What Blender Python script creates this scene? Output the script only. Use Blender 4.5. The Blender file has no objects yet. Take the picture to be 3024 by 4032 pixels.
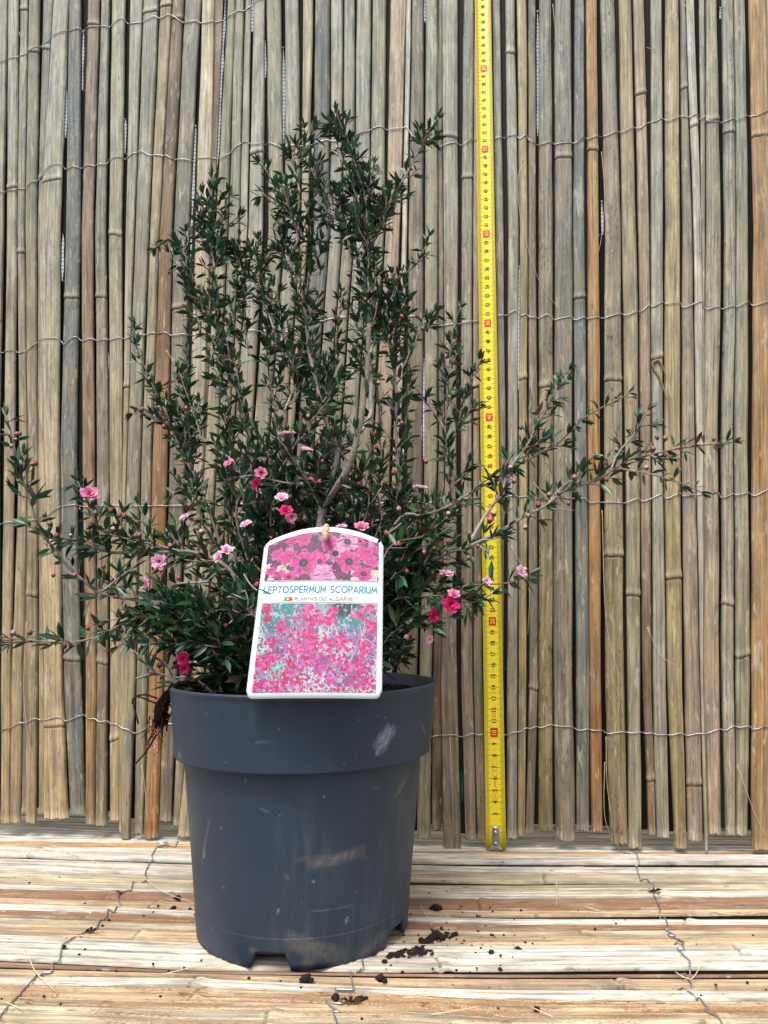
import bpy, math, random
import numpy as np
from mathutils import Vector, Matrix, noise as mnoise

random.seed(7)
rng = np.random.default_rng(11)
scene = bpy.context.scene
C = scene.collection
R = math.radians

# ------------------------------------------------------------------ camera
CAM_F, CAM_D, CAM_H = 2861.0, 0.6909, 0.1939      # focal length in photo pixels, distance to the screen, height
YAW, PITCH, ROLL, LEAN = 0.1148, 0.1595, -0.0094, 0.0379
def _axes():
    cy, sy = math.cos(YAW), math.sin(YAW)
    f = Vector((-sy*math.cos(PITCH), cy*math.cos(PITCH), math.sin(PITCH)))
    r = Vector((cy, sy, 0)); u = r.cross(f)
    c, s = math.cos(ROLL), math.sin(ROLL)
    return (c*r+s*u), (-s*r+c*u), f
CR, CU, CF = _axes()
CAM = Vector((0, -CAM_D, CAM_H))
cam_data = bpy.data.cameras.new("camera")
cam = bpy.data.objects.new("camera", cam_data)
C.objects.link(cam)
cam_data.sensor_fit = 'VERTICAL'
cam_data.sensor_height = 24.0
cam_data.lens = CAM_F/4032*24.0
cam_data.clip_start = 0.01
cam_data.clip_end = 500
m3 = Matrix((CR, CU, -CF)).transposed()
cam.matrix_world = Matrix.Translation(CAM) @ m3.to_4x4()
scene.camera = cam

# ------------------------------------------------------------------ light: bright overcast
SUN_EL, SUN_AZ = 62.0, 200.0          # from above, a little in front of the screen
world = bpy.data.worlds.new("World"); scene.world = world
world.use_nodes = True
nt = world.node_tree
nt.nodes.clear()
wo = nt.nodes.new('ShaderNodeOutputWorld'); bg = nt.nodes.new('ShaderNodeBackground')
sky = nt.nodes.new('ShaderNodeTexSky'); sky.sky_type = 'NISHITA'; sky.sun_disc = False
sky.sun_elevation = R(SUN_EL); sky.sun_rotation = R(SUN_AZ)
sky.air_density = 1.0; sky.dust_density = 4.0; sky.ozone_density = 1.0
hs = nt.nodes.new('ShaderNodeHueSaturation'); hs.inputs['Saturation'].default_value = 0.22
nt.links.new(sky.outputs[0], hs.inputs['Color']); nt.links.new(hs.outputs[0], bg.inputs[0])
bg.inputs[1].default_value = 0.135
nt.links.new(bg.outputs[0], wo.inputs[0])
sd = bpy.data.lights.new("sun", 'SUN'); sd.energy = 1.4; sd.angle = R(24); sd.color = (1.0, 0.97, 0.93)
so = bpy.data.objects.new("sun", sd); C.objects.link(so)
_el, _az = R(SUN_EL), R(SUN_AZ)
sun_dir = Vector((math.sin(_az)*math.cos(_el), math.cos(_az)*math.cos(_el), math.sin(_el)))
so.rotation_euler = sun_dir.to_track_quat('Z', 'Y').to_euler()
vs = scene.view_settings
vs.view_transform = 'Standard'; vs.look = 'None'; vs.gamma = 1.0; vs.exposure = 0.80; vs.use_curve_mapping = False
scene.render.film_transparent = False
scene.cycles.max_bounces = 8

# ------------------------------------------------------------------ helpers
def ray(u, v):
    return CF + CR*((u-1512)/CAM_F) + CU*((2016-v)/CAM_F)
def atY(u, v, Y):                      # point of the vertical plane y = Y seen at photo pixel (u, v)
    d = ray(u, v); t = (Y-CAM.y)/d.y
    return CAM + d*t
E2 = Vector((0, math.sin(LEAN), math.cos(LEAN)))       # up the screen
NO = Vector((0, -math.cos(LEAN), math.sin(LEAN)))      # out of the screen
def on_wall(u, v):                     # -> (x along the screen, height along the screen)
    d = ray(u, v); t = -CAM.dot(NO)/d.dot(NO)
    p = CAM+d*t
    return p.x, p.dot(E2)
def on_floor(u, v, z=0.0):
    d = ray(u, v); t = (z-CAM.z)/d.z
    p = CAM+d*t
    return p.x, p.y
def wall_pt(x, s, out=0.0):
    return Vector((x, 0, 0)) + E2*s + NO*out
def lin(c):
    c = [x/255.0 for x in c[:3]]
    return tuple(x/12.92 if x <= .04045 else ((x+.055)/1.055)**2.4 for x in c)
def tag(o, label=None, cat=None, group=None, kind=None):
    if label: o['label'] = label
    if cat: o['category'] = cat
    if group: o['group'] = group
    if kind: o['kind'] = kind
    return o
def empty(name, loc=(0, 0, 0)):
    o = bpy.data.objects.new(name, None); C.objects.link(o); o.location = loc
    o.empty_display_size = 0.02
    return o
def obj(name, verts, faces, mat, parent=None, cols=None, uvs=None, smooth=True, attr=None, origin=None):
    me = bpy.data.meshes.new(name)
    V = np.array(verts, dtype=float).reshape(-1, 3)
    base = Vector((0, 0, 0))
    if origin is not None: base = Vector(origin)
    elif parent is not None: base = Vector(parent.get('_w', (0, 0, 0)))
    off = np.array(base)
    me.from_pydata((V-off).tolist(), [], [tuple(f) for f in faces])
    me.update()
    if smooth: me.polygons.foreach_set('use_smooth', [True]*len(me.polygons))
    if cols is not None:
        ca = me.color_attributes.new('Col', 'FLOAT_COLOR', 'POINT')
        a = np.ones((len(V), 4)); cc = np.array(cols, dtype=float); a[:, :cc.shape[1]] = cc
        ca.data.foreach_set('color', a.ravel())
    if uvs is not None:
        uv = me.uv_layers.new(name='UVMap')
        li = np.empty(len(me.loops), dtype=np.int32); me.loops.foreach_get('vertex_index', li)
        uv.data.foreach_set('uv', np.array(uvs, dtype=float)[li].ravel())
    me.materials.append(mat)
    o = bpy.data.objects.new(name, me); C.objects.link(o)
    if parent is not None:
        o.parent = parent
        pw = Vector(parent.get('_w', (0, 0, 0)))
        o.location = base - pw
    else:
        o.location = base
    o['_w'] = tuple(base)
    return o
class MB:
    def __init__(s): s.v = []; s.f = []; s.c = []
    def add(s, v, f, c=None):
        n = len(s.v); s.v += [tuple(p) for p in v]; s.f += [tuple(i+n for i in q) for q in f]
        if c is not None:
            if len(c) in (3, 4) and not hasattr(c[0], '__len__'): s.c += [tuple(c)]*len(v)
            else: s.c += [tuple(q) for q in c]
    def tube(s, pts, rads, n=7, col=None, cap=True, squash=None):
        pts = [Vector(p) for p in pts]
        if not hasattr(rads, '__len__'): rads = [rads]*len(pts)
        b = len(s.v); up = None
        for i, p in enumerate(pts):
            t = (pts[min(i+1, len(pts)-1)]-pts[max(i-1, 0)])
            if t.length < 1e-9: t = Vector((0, 0, 1))
            t.normalize()
            if up is None: up = t.orthogonal().normalized()
            up = (up - t*up.dot(t))
            if up.length < 1e-6: up = t.orthogonal()
            up.normalize(); w = t.cross(up)
            for k in range(n):
                a = 2*math.pi*k/n
                s.v.append(tuple(p + (up*math.cos(a)+w*math.sin(a))*rads[i]))
                if col is not None: s.c.append(tuple(col[i]) if hasattr(col[0], '__len__') else tuple(col))
        for i in range(len(pts)-1):
            for k in range(n):
                k2 = (k+1) % n
                s.f.append((b+i*n+k, b+i*n+k2, b+(i+1)*n+k2, b+(i+1)*n+k))
        if cap:
            s.f.append(tuple(b+k for k in reversed(range(n))))
            s.f.append(tuple(b+(len(pts)-1)*n+k for k in range(n)))
    def build(s, name, mat, parent=None, smooth=True, origin=None):
        return obj(name, s.v, s.f, mat, parent, cols=s.c if s.c else None, smooth=smooth, origin=origin)
def catmull(P, step):
    P = [Vector(p) for p in P]
    if len(P) == 2: P = [P[0], (P[0]+P[1])/2, P[1]]
    Q = [P[0]*2-P[1]]+P+[P[-1]*2-P[-2]]
    out = []
    for i in range(1, len(Q)-2):
        n = max(1, int((Q[i+1]-Q[i]).length/step))
        for k in range(n):
            t = k/n
            a, b, c, d = Q[i-1], Q[i], Q[i+1], Q[i+2]
            out.append(0.5*((2*b)+(c-a)*t+(2*a-5*b+4*c-d)*t*t+(3*b-a-3*c+d)*t**3))
    out.append(P[-1])
    return out
def n1(x, y=0.0, z=0.0): return mnoise.noise(Vector((x, y, z)))

# ------------------------------------------------------------------ materials
def new_mat(name):
    m = bpy.data.materials.new(name); m.use_nodes = True
    t = m.node_tree; b = t.nodes['Principled BSDF']
    return m, t, b
def N(t, typ, **kw):
    n = t.nodes.new(typ)
    for k, v in kw.items():
        if k.startswith('i_'): n.inputs[k[2:].replace('_', ' ')].default_value = v
        else: setattr(n, k, v)
    return n
def mixrgb(t, fac, a, b, blend='MIX'):
    n = t.nodes.new('ShaderNodeMix'); n.data_type = 'RGBA'; n.blend_type = blend
    for sock, val in ((0, fac), (6, a), (7, b)):
        if hasattr(val, 'links'): t.links.new(val, n.inputs[sock])
        else: n.inputs[sock].default_value = val if sock == 0 else ((*val, 1) if len(val) == 3 else val)
    return n.outputs[2]
def noise_uv(t, vec, sx, sy, detail=4, rough=.6, seed=0.0):
    mp = N(t, 'ShaderNodeMapping'); mp.inputs['Scale'].default_value = (sx, sy, 1); mp.inputs['Location'].default_value = (seed, seed*1.7, 0)
    t.links.new(vec, mp.inputs[0])
    nz = N(t, 'ShaderNodeTexNoise'); nz.inputs['Scale'].default_value = 1; nz.inputs['Detail'].default_value = detail; nz.inputs['Roughness'].default_value = rough
    t.links.new(mp.outputs[0], nz.inputs['Vector'])
    return nz.outputs[0]
def ramp(t, fac, lo, hi, a=0.0, b=1.0):
    mr = N(t, 'ShaderNodeMapRange'); mr.inputs[1].default_value = lo; mr.inputs[2].default_value = hi
    mr.inputs[3].default_value = a; mr.inputs[4].default_value = b
    t.links.new(fac, mr.inputs[0]); return mr.outputs[0]
def mul(t, a, b, op='MULTIPLY'):
    m = N(t, 'ShaderNodeMath', operation=op)
    for i, v in enumerate((a, b)):
        if hasattr(v, 'links'): t.links.new(v, m.inputs[i])
        else: m.inputs[i].default_value = v
    return m.outputs[0]

def cane_material(name, k_fine=1.0, dirt=(0.05, 0.04, 0.03), rough=.6, fleck=False):
    m, t, b = new_mat(name)
    at = N(t, 'ShaderNodeAttribute', attribute_name='Col')
    uv = N(t, 'ShaderNodeUVMap'); uv.uv_map = 'UVMap'; V = uv.outputs[0]
    col = at.outputs['Color']
    s1 = ramp(t, noise_uv(t, V, 480, 9, 6, .72), .37, .63, .50, 1.42)
    s2 = ramp(t, noise_uv(t, V, 1500, 9, 3, .7, 3.3), .2, .8, 1-.26*k_fine, 1+.22*k_fine)
    s3 = ramp(t, noise_uv(t, V, 110, 26, 5, .65, 9.1), .36, .64, .74, 1.24)
    f = mul(t, mul(t, s1, s2), s3)
    cmb = N(t, 'ShaderNodeCombineColor'); [t.links.new(f, cmb.inputs[i]) for i in range(3)]
    col = mixrgb(t, 1.0, col, cmb.outputs[0], 'MULTIPLY')
    # warm and grey weathering patches along the cane
    w = ramp(t, noise_uv(t, V, 90, 11, 5, .7, 21.0), .48, .60)
    col = mixrgb(t, mul(t, w, .34), col, (0.42, 0.31, 0.18))
    g = ramp(t, noise_uv(t, V, 130, 14, 6, .72, 37.0), .50, .60)
    col = mixrgb(t, mul(t, g, .36), col, (0.15, 0.15, 0.145))
    # dark mould specks, strength from the alpha of the vertex colour
    sp = ramp(t, noise_uv(t, V, 420, 130, 5, .75, 50.0), .53, .60)
    big = ramp(t, noise_uv(t, V, 70, 18, 3, .5, 61.0), .42, .6)
    col = mixrgb(t, mul(t, mul(t, sp, big), at.outputs['Alpha']), col, dirt)
    sp2 = ramp(t, noise_uv(t, V, 230, 50, 4, .65, 71.0), .64, .68)
    col = mixrgb(t, mul(t, sp2, .55), col, (0.07, 0.05, 0.035))
    lt = ramp(t, noise_uv(t, V, 200, 34, 4, .6, 83.0), .61, .66)
    col = mixrgb(t, mul(t, lt, .45), col, (0.55, 0.47, 0.33))
    ps = ramp(t, noise_uv(t, V, 75, 13, 7, .75, 101.0), .595, .615)
    col = mixrgb(t, mul(t, ps, .38), col, (0.52, 0.48, 0.40))
    ds = ramp(t, noise_uv(t, V, 260, 9, 6, .75, 131.0), .62, .66)
    col = mixrgb(t, mul(t, ds, .55), col, (0.10, 0.075, 0.055))
    if fleck:
        wv = N(t, 'ShaderNodeTexVoronoi', feature='DISTANCE_TO_EDGE'); mp = N(t, 'ShaderNodeMapping'); mp.inputs['Scale'].default_value = (270, 120, 1)
        nz = N(t, 'ShaderNodeTexNoise'); nz.inputs['Scale'].default_value = 120; t.links.new(V, nz.inputs['Vector'])
        mm = N(t, 'ShaderNodeVectorMath', operation='MULTIPLY_ADD'); t.links.new(nz.outputs['Color'], mm.inputs[0]); mm.inputs[1].default_value = (.006, .012, 0); t.links.new(V, mm.inputs[2])
        t.links.new(mm.outputs[0], mp.inputs[0]); t.links.new(mp.outputs[0], wv.inputs['Vector'])
        ln = ramp(t, wv.outputs['Distance'], .0, .17, 1, 0)
        pt = ramp(t, noise_uv(t, V, 60, 14, 2, .5, 5.0), .42, .54)
        col = mixrgb(t, mul(t, mul(t, ln, pt), mul(t, at.outputs['Alpha'], .8)), col, (0.25, 0.11, 0.045))
    t.links.new(col, b.inputs['Base Color'])
    b.inputs['Roughness'].default_value = rough
    b.inputs['Specular IOR Level'].default_value = .35
    bp = N(t, 'ShaderNodeBump'); bp.inputs['Strength'].default_value = .55; bp.inputs['Distance'].default_value = .0005
    h = mul(t, noise_uv(t, V, 1100, 12, 4, .7, 90.0), noise_uv(t, V, 300, 60, 4, .6, 12.0), 'ADD')
    t.links.new(h, bp.inputs['Height']); t.links.new(bp.outputs[0], b.inputs['Normal'])
    return m
M_cane = cane_material('weathered_cane')
M_cane_floor = cane_material('split_cane', 1.9, (0.16, 0.08, 0.045), .85, fleck=True)

def col_mat(name, rough=.5, spec=.4, trans=0.0, bump=None, metal=0.0, coat=0.0):
    m, t, b = new_mat(name)
    at = N(t, 'ShaderNodeAttribute', attribute_name='Col')
    t.links.new(at.outputs['Color'], b.inputs['Base Color'])
    b.inputs['Roughness'].default_value = rough; b.inputs['Specular IOR Level'].default_value = spec
    b.inputs['Metallic'].default_value = metal; b.inputs['Coat Weight'].default_value = coat
    if bump:
        tc = N(t, 'ShaderNodeTexCoord'); nz = N(t, 'ShaderNodeTexNoise'); nz.inputs['Scale'].default_value = bump[0]; nz.inputs['Detail'].default_value = 6
        t.links.new(tc.outputs['Object'], nz.inputs['Vector'])
        bp = N(t, 'ShaderNodeBump'); bp.inputs['Strength'].default_value = bump[1]; bp.inputs['Distance'].default_value = bump[2]
        t.links.new(nz.outputs[0], bp.inputs['Height']); t.links.new(bp.outputs[0], b.inputs['Normal'])
        v = ramp(t, nz.outputs[0], .3, .7, .75, 1.2)
        cmb = N(t, 'ShaderNodeCombineColor'); [t.links.new(v, cmb.inputs[i]) for i in range(3)]
        t.links.new(mixrgb(t, 1.0, at.outputs['Color'], cmb.outputs[0], 'MULTIPLY'), b.inputs['Base Color'])
    if trans:
        tr = N(t, 'ShaderNodeBsdfTranslucent'); t.links.new(at.outputs['Color'], tr.inputs[0])
        mx = N(t, 'ShaderNodeMixShader'); mx.inputs[0].default_value = trans
        out = t.nodes['Material Output']
        t.links.new(b.outputs[0], mx.inputs[1]); t.links.new(tr.outputs[0], mx.inputs[2]); t.links.new(mx.outputs[0], out.inputs[0])
    return m
M_leaf = col_mat('leaf', .36, .5, .12)
M_bark = col_mat('twig_bark', .8, .2, bump=(620, 1.0, .0010))
M_petal = col_mat('petal', .55, .3, .25)
M_bud = col_mat('bud', .4, .5)
M_print = col_mat('printed_card', .45, .4)
M_tapeblade = col_mat('tape_enamel', .38, .5)
M_wire, t, b = new_mat('galvanised_wire')
tc = N(t, 'ShaderNodeTexCoord'); nz = N(t, 'ShaderNodeTexNoise'); nz.inputs['Scale'].default_value = 60; nz.inputs['Detail'].default_value = 3
t.links.new(tc.outputs['Object'], nz.inputs['Vector'])
t.links.new(mixrgb(t, ramp(t, nz.outputs[0], .58, .68), (0.42, 0.43, 0.45), (0.16, 0.09, 0.06)), b.inputs['Base Color'])
b.inputs['Metallic'].default_value = .75; b.inputs['Roughness'].default_value = .38
M_chrome, t, b = new_mat('plated_steel')
b.inputs['Base Color'].default_value = (.42, .43, .46, 1); b.inputs['Metallic'].default_value = 1; b.inputs['Roughness'].default_value = .22
M_tick, t, b = new_mat('olive_ink'); b.inputs['Base Color'].default_value = (.09, .075, .012, 1)
M_ink, t, b = new_mat('black_ink'); b.inputs['Base Color'].default_value = (.012, .012, .01, 1); b.inputs['Roughness'].default_value = .45
M_red, t, b = new_mat('red_ink'); b.inputs['Base Color'].default_value = (.62, .012, .015, 1); b.inputs['Roughness'].default_value = .4
M_orange, t, b = new_mat('orange_ink'); b.inputs['Base Color'].default_value = (.80, .12, .02, 1); b.inputs['Roughness'].default_value = .4
M_yellow, t, b = new_mat('yellow_ink'); b.inputs['Base Color'].default_value = (.85, .62, .06, 1)
M_teal, t, b = new_mat('teal_ink'); b.inputs['Base Color'].default_value = (.03, .22, .30, 1)
M_grey, t, b = new_mat('grey_ink'); b.inputs['Base Color'].default_value = (.26, .23, .23, 1)

# ------------------------------------------------------------------ setting: the ground under the mat
M_ground, t, b = new_mat('dark_ground')
tc = N(t, 'ShaderNodeTexCoord'); nz = N(t, 'ShaderNodeTexNoise'); nz.inputs['Scale'].default_value = 40; nz.inputs['Detail'].default_value = 6
t.links.new(tc.outputs['Object'], nz.inputs['Vector'])
t.links.new(mixrgb(t, nz.outputs[0], (0.05, 0.047, 0.045), (0.13, 0.12, 0.11)), b.inputs['Base Color']); b.inputs['Roughness'].default_value = .9
g = obj('ground', [(-60, -60, -.016), (60, -60, -.016), (60, 60, -.016), (-60, 60, -.016)], [(0, 1, 2, 3)], M_ground, smooth=False)
tag(g, kind='structure')

# ------------------------------------------------------------------ the cane builder
CODES = dict(g=(155, 152, 138), o=(154, 151, 129), t=(174, 156, 124), c=(204, 190, 160), b=(116, 121, 117), p=(166, 145, 125), q=(152, 118, 92), u=(202, 174, 138),
             r=(190, 148, 98), w=(220, 212, 198), k=(118, 96, 74), y=(162, 148, 108), s=(134, 124, 108), d=(62, 50, 42), e=(156, 147, 133), R=(170, 120, 70))
WALL_K, FLOOR_K = 0.86, 0.90
def code(c, k):
    return np.array(lin(CODES[c]))*k
def strip(P_of, L, edges, sN, nodes, depth, colour, alpha, name, mat, parent, seed, end_jit=(0, 0), ridges=0.00018, flat=1.0, cols_n=21, sgn=1, back=.0015, wob=.0005):
    """a split cane. edges(s)->(lo,hi) across, P_of(x,s,out)->world, runs over s in L"""
    s0, s1 = L
    base = list(np.arange(s0, s1, .009)) + [s1]
    extra = []
    for n_ in nodes: extra += list(np.arange(n_-.011, n_+.011, .0008))
    S = sorted([q for q in set(np.round(base+extra, 5)) if s0 <= q <= s1])
    T = np.linspace(-1, 1, cols_n)
    tt = np.sign(T)*np.abs(T)**.8
    V, F, UV, COL = [], [], [], []
    ph = seed*7.31
    tone = {}
    slant = {round(q, 6): random.uniform(-.0022, .0022) for q in nodes}
    cr = [(random.uniform(-.75, .75), random.uniform(.5, 1)) for _ in range(random.choice([0, 1, 1, 2]) if sgn > 0 else random.choice([1, 2, 3]))]
    gk = 1.0 if sgn > 0 else 1.7
    nb = sorted(nodes)
    for i, s in enumerate(S):
        lo, hi = edges(s)
        seg = sum(1 for n_ in nb if s > n_)
        if seg not in tone: tone[seg] = 1+random.uniform(-.07, .07)
        hw = (hi-lo)/2; cx = (hi+lo)/2 + wob*n1(s*9, ph)*1.2
        hw = hw*(1+.07*n1(s*14, ph+5))*(1.0 if sgn > 0 else .97)
        bulge = dk = pl = 0
        for n_ in nb:
            q = s-n_
            bulge += .0009*math.exp(-(q/.0032)**2) - .0010*math.exp(-((q+.0036)/.0011)**2)
            dk += math.exp(-((q+.0036)/.0012)**2)+.35*math.exp(-((q+.008)/.004)**2)
            pl += math.exp(-((q-.0004)/.0024)**2)
        hw += bulge*.6
        c0 = np.array(colour(s))*tone[seg]
        for j, x in enumerate(tt):
            bj = dj = pj = 0
            for n_ in nb:
                q = s-n_-slant[round(n_, 6)]*x-.0008*n1(x*2.5, ph+n_*50)
                bj += .0008*math.exp(-(q/.0034)**2) - .0011*math.exp(-((q+.0034)/.0009)**2)
                dj += math.exp(-((q+.0034)/.0009)**2)+.30*math.exp(-((q+.009)/.005)**2)
                pj += math.exp(-((q-.0004)/.0024)**2)
            gr = sum(k_*math.exp(-((x-xc-.08*n1(s*3, xc*9))/.07)**2) for xc, k_ in cr)
            d = depth*(max(0, 1-abs(x)**(3.4*flat)))**.5
            d += ridges*n1(x*6.5, ph, s*1.2)*2 + bj - depth - gr*.0005*gk
            dk, pl = dj+gr*.30*gk, pj
            ss = s
            if i == 0 and end_jit[0]: ss = s+end_jit[0]*(n1(x*5, ph*3)+.4*n1(x*17, ph))
            if i == len(S)-1 and end_jit[1]: ss = s-end_jit[1]*(n1(x*5, ph*5)+.4*n1(x*17, ph))
            nn = .5+.5*n1(x*3, ph, s*60)
            V.append(P_of(cx+x*hw, ss, d)); UV.append((x*hw+seed*.05, ss+seed*.37))
            c = c0*(1-.72*min(1, dk)*(.35+.8*nn)); c = c*(1-.35*min(1, pl))+np.array((.40, .33, .24))*.35*min(1, pl)
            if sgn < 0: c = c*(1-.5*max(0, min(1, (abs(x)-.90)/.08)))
            COL.append((*c, alpha))
    n = cols_n; b0 = len(V)
    for i, s in enumerate(S):                       # back edge row closes the body
        lo, hi = edges(s); cx = (hi+lo)/2 + wob*n1(s*9, ph)*1.2; hw = (hi-lo)/2*(1+.05*n1(s*14, ph+5))
        for x in (-1, 1):
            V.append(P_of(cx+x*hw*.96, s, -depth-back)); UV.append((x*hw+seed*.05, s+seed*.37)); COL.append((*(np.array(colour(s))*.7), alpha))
    m = len(S)
    for i in range(m-1):
        for j in range(n-1):
            q = (i*n+j, i*n+j+1, (i+1)*n+j+1, (i+1)*n+j)
            F.append(q if sgn > 0 else q[::-1])
        a, bb = b0+2*i, b0+2*i+1; a2, b2 = a+2, bb+2
        F += [(i*n, (i+1)*n, a2, a), (i*n+n-1, bb, b2, (i+1)*n+n-1), (a, a2, b2, bb)]
    F.append(tuple(range(n))+(b0+1, b0)); F.append(tuple((m-1)*n+k for k in range(n))+(b0+2*m-1, b0+2*m-2))
    return obj(name, V, F, mat, parent, cols=COL, uvs=UV)

# ------------------------------------------------------------------ reed screen
screen = empty('reed_screen')
tag(screen, 'upright weathered reed screen of wired split canes standing behind the potted shrub', 'reed screen')
ROWY = dict(A=80, B=900, C=1780, D=2680, E=3240)
BASE = dict(L=0, M=1000, R=2000, H=1500, Q=2024, S=None)
def zx(tok):
    k = tok[0]; a, b_ = [float(q) for q in tok[1:].split('-')]
    if k == 'S': return a, b_
    return BASE[k]+a/1.659, BASE[k]+b_/1.659
# A, B, C, D, E edges | end y | colour top-bottom | nodes (photo y) | mould | set-back mm
T_ = """
L-30-38 L-40-10 L-60--20 L-70--15 L-75--12 3238 e s - .2 1
L45-112 L38-105 L18-85 L0-62 L0-58 3240 g t 730 .2 0
L125-175 L110-153 L120-170 L68-140 L60-122 3241 g t 985,30 .3 .5
L176-190 L153-163 L165-175 L140-163 L125-158 3240 d s - .2 3
L180-250 L160-230 L175-238 L165-237 L160-225 3241 o t 195,2337 .3 0
L270-330 L234-275 L240-275 L243-282 L238-290 3243 g t 180,690 .1 2
L335-440 L255-385 L245-380 L278-402 L280-442 3263 g t 700,2850 .45 -.8
L443-522 L425-518 L388-490 L410-522 L455-548 3247 b b 1163,2590 .7 0
L565-640 L527-600 L530-608 L553-625 L550-608 3245 p r 88 .1 .3
L652-705 L615-680 L625-705 L628-697 L612-690 3252 g s 1160,2602 .4 0
L722-810 L705-788 L710-795 L712-775 L712-780 3270 o t 915,2904 .3 0
L842-920 L815-870 L797-824 L770-785 L775-790 3280 g t 1512 .2 1.2
L925-1025 L880-965 L825-912 L778-875 L785-842 3303 g o 38 .2 0
L1035-1112 L975-1035 L920-985 L885-960 L870-928 3285 t o 14 .5 .4
L1115-1190 L1040-1120 L990-1088 L965-1060 L935-1028 3300 k R 65 .3 0
L1197-1300 L1125-1225 L1100-1210 L1066-1150 L1035-1115 3275 g s 1199 .4 .3
L1312-1395 L1268-1368 L1225-1330 L1165-1240 L1122-1170 3290 c e - .2 .5
L1396-1445 L1369-1392 L1331-1338 L1242-1250 L1172-1180 3290 k k - .2 3.2
L1478-1530 L1400-1480 L1335-1412 L1255-1325 L1160-1250 3295 o c - .2 0
L1530-1588 L1490-1560 L1415-1490 L1335-1400 S760-800 3300 o s - .2 .6
L1597-1635 L1563-1612 L1495-1512 L1405-1425 S805-835 3300 g t - .2 1.0
L1650-1724 L1620-1714 L1518-1634 L1440-1545 S840-905 3310 g e 590 .3 0
M78-175 M90-190 S990-1050 S945-1010 S910-975 3310 o e - .2 .4
M200-290 M200-300 S1055-1115 S1015-1080 S980-1045 3310 g e 605 .2 0
M317-380 M305-350 S1120-1150 S1086-1118 S1050-1085 3310 c t - .1 1
M398-495 M385-492 S1165-1230 S1128-1190 S1090-1150 3310 b e - .2 0
M500-578 M497-572 S1235-1283 S1198-1250 S1155-1210 3310 g e 595 .2 .3
M585-657 M578-650 S1287-1333 S1255-1300 S1215-1262 3320 g s - .2 0
M667-762 M657-752 S1338-1395 S1308-1368 S1268-1330 3320 g e - .2 .4
M772-862 M757-850 S1400-1460 S1375-1435 S1335-1400 3330 o o - .3 0
M888-992 M860-955 S1468-1535 S1442-1508 S1410-1480 3330 p p - .1 .2
M995-1025 M968-1000 S1545-1575 S1515-1540 S1485-1510 3330 w c - 0 .8
M1030-1108 M1008-1105 M1000-1105 S1560-1640 S1550-1618 3335 s s - .3 0
M1120-1200 M1115-1200 M1112-1198 S1651-1699 H235-325 3346 o o - .3 .3
M1203-1227 M1202-1235 M1205-1246 S1702-1736 H325-400 3310 s k - .4 3
M1228-1332 M1237-1333 M1248-1320 S1737-1800 H405-518 3353 g s 530 .3 0
M1368-1440 M1355-1428 M1352-1425 S1816-1862 H548-622 3347 g p 690 .5 .3
M1442-1470 M1432-1470 M1430-1475 S1865-1901 H628-690 3352 p s 1512 .4 1.5
M1500-1556 M1520-1576 M1530-1590 S1915-1955 S1920-1965 3350 s s - .3 4
M1560-1610 M1578-1632 M1595-1645 S1962-1981 S1965-1988 3345 g s - .3 1.4
R-15-48 R0-70 R0-65 S1997-2039 H820-890 3344 g g 200 .3 0
R60-122 R78-130 R70-128 S2042-2073 H893-945 3333 y y 1481 .3 .4
R135-182 R135-185 R137-195 S2085-2120 H948-1002 3325 s s 2703 .4 .2
R203-285 R203-295 R205-298 Q162-255 Q160-255 3311 g y 1512 1.0 0
R305-415 R310-423 R300-425 Q260-388 Q272-405 3310 g e 610 .6 .3
R437-502 R428-502 R440-520 Q407-495 Q410-495 3313 b b 1163 .5 0
R512-585 R525-597 R525-607 Q495-572 Q508-582 3318 r R 580 .05 .4
R605-700 R637-742 R630-752 Q598-722 Q625-745 3322 g y 1488,2179 .9 0
R730-812 R748-842 R770-865 Q748-832 Q750-838 3341 t o 2333 .3 .3
R825-895 R858-930 R870-940 Q845-902 Q880-930 3331 p k 358,3062 .2 .8
R935-1010 R935-1018 R945-1015 Q910-998 Q935-1020 3340 g g 1401 .2 0
R1030-1120 R1032-1133 R1025-1135 Q1003-1103 Q1045-1130 3342 t y 2265 .4 .3
R1130-1165 R1145-1210 R1143-1230 Q1120-1220 Q1140-1240 3355 e p 336,3080 .3 .6
R1168-1222 R1215-1265 R1232-1278 Q1222-1236 Q1242-1262 3350 w w 488 0 -.5
R1255-1290 R1268-1292 R1268-1290 Q1236-1250 Q1262-1272 3345 g o - .2 1.6
R1298-1372 R1300-1400 R1282-1380 Q1240-1350 Q1272-1360 3328 o p 466 .5 .2
R1402-1475 R1420-1495 R1398-1475 Q1365-1442 Q1383-1452 3333 g g 512,2370 .7 0
R1480-1557 R1498-1580 R1485-1575 Q1460-1553 Q1457-1537 3333 g o 2574 .3 .3
R1580-1700 R1610-1740 R1600-1740 Q1557-1700 Q1560-1700 3345 r r 525 .15 0
"""
def interp(xs, ys, x):      # linear, extrapolating at both ends
    if x <= xs[0]: i = 0
    elif x >= xs[-1]: i = len(xs)-2
    else: i = max(k for k in range(len(xs)-1) if xs[k] <= x)
    t = (x-xs[i])/(xs[i+1]-xs[i]); return ys[i]+(ys[i+1]-ys[i])*t
def rng_tok(tok):
    # tokens such as L-30-38 or L-60--20
    k = tok[0]; s = tok[1:]
    i = s.index('-', 1); a, b_ = float(s[:i]), float(s[i+1:])
    if k == 'S': return a, b_
    return BASE[k]+a/1.659, BASE[k]+b_/1.659
canes = []
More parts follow.
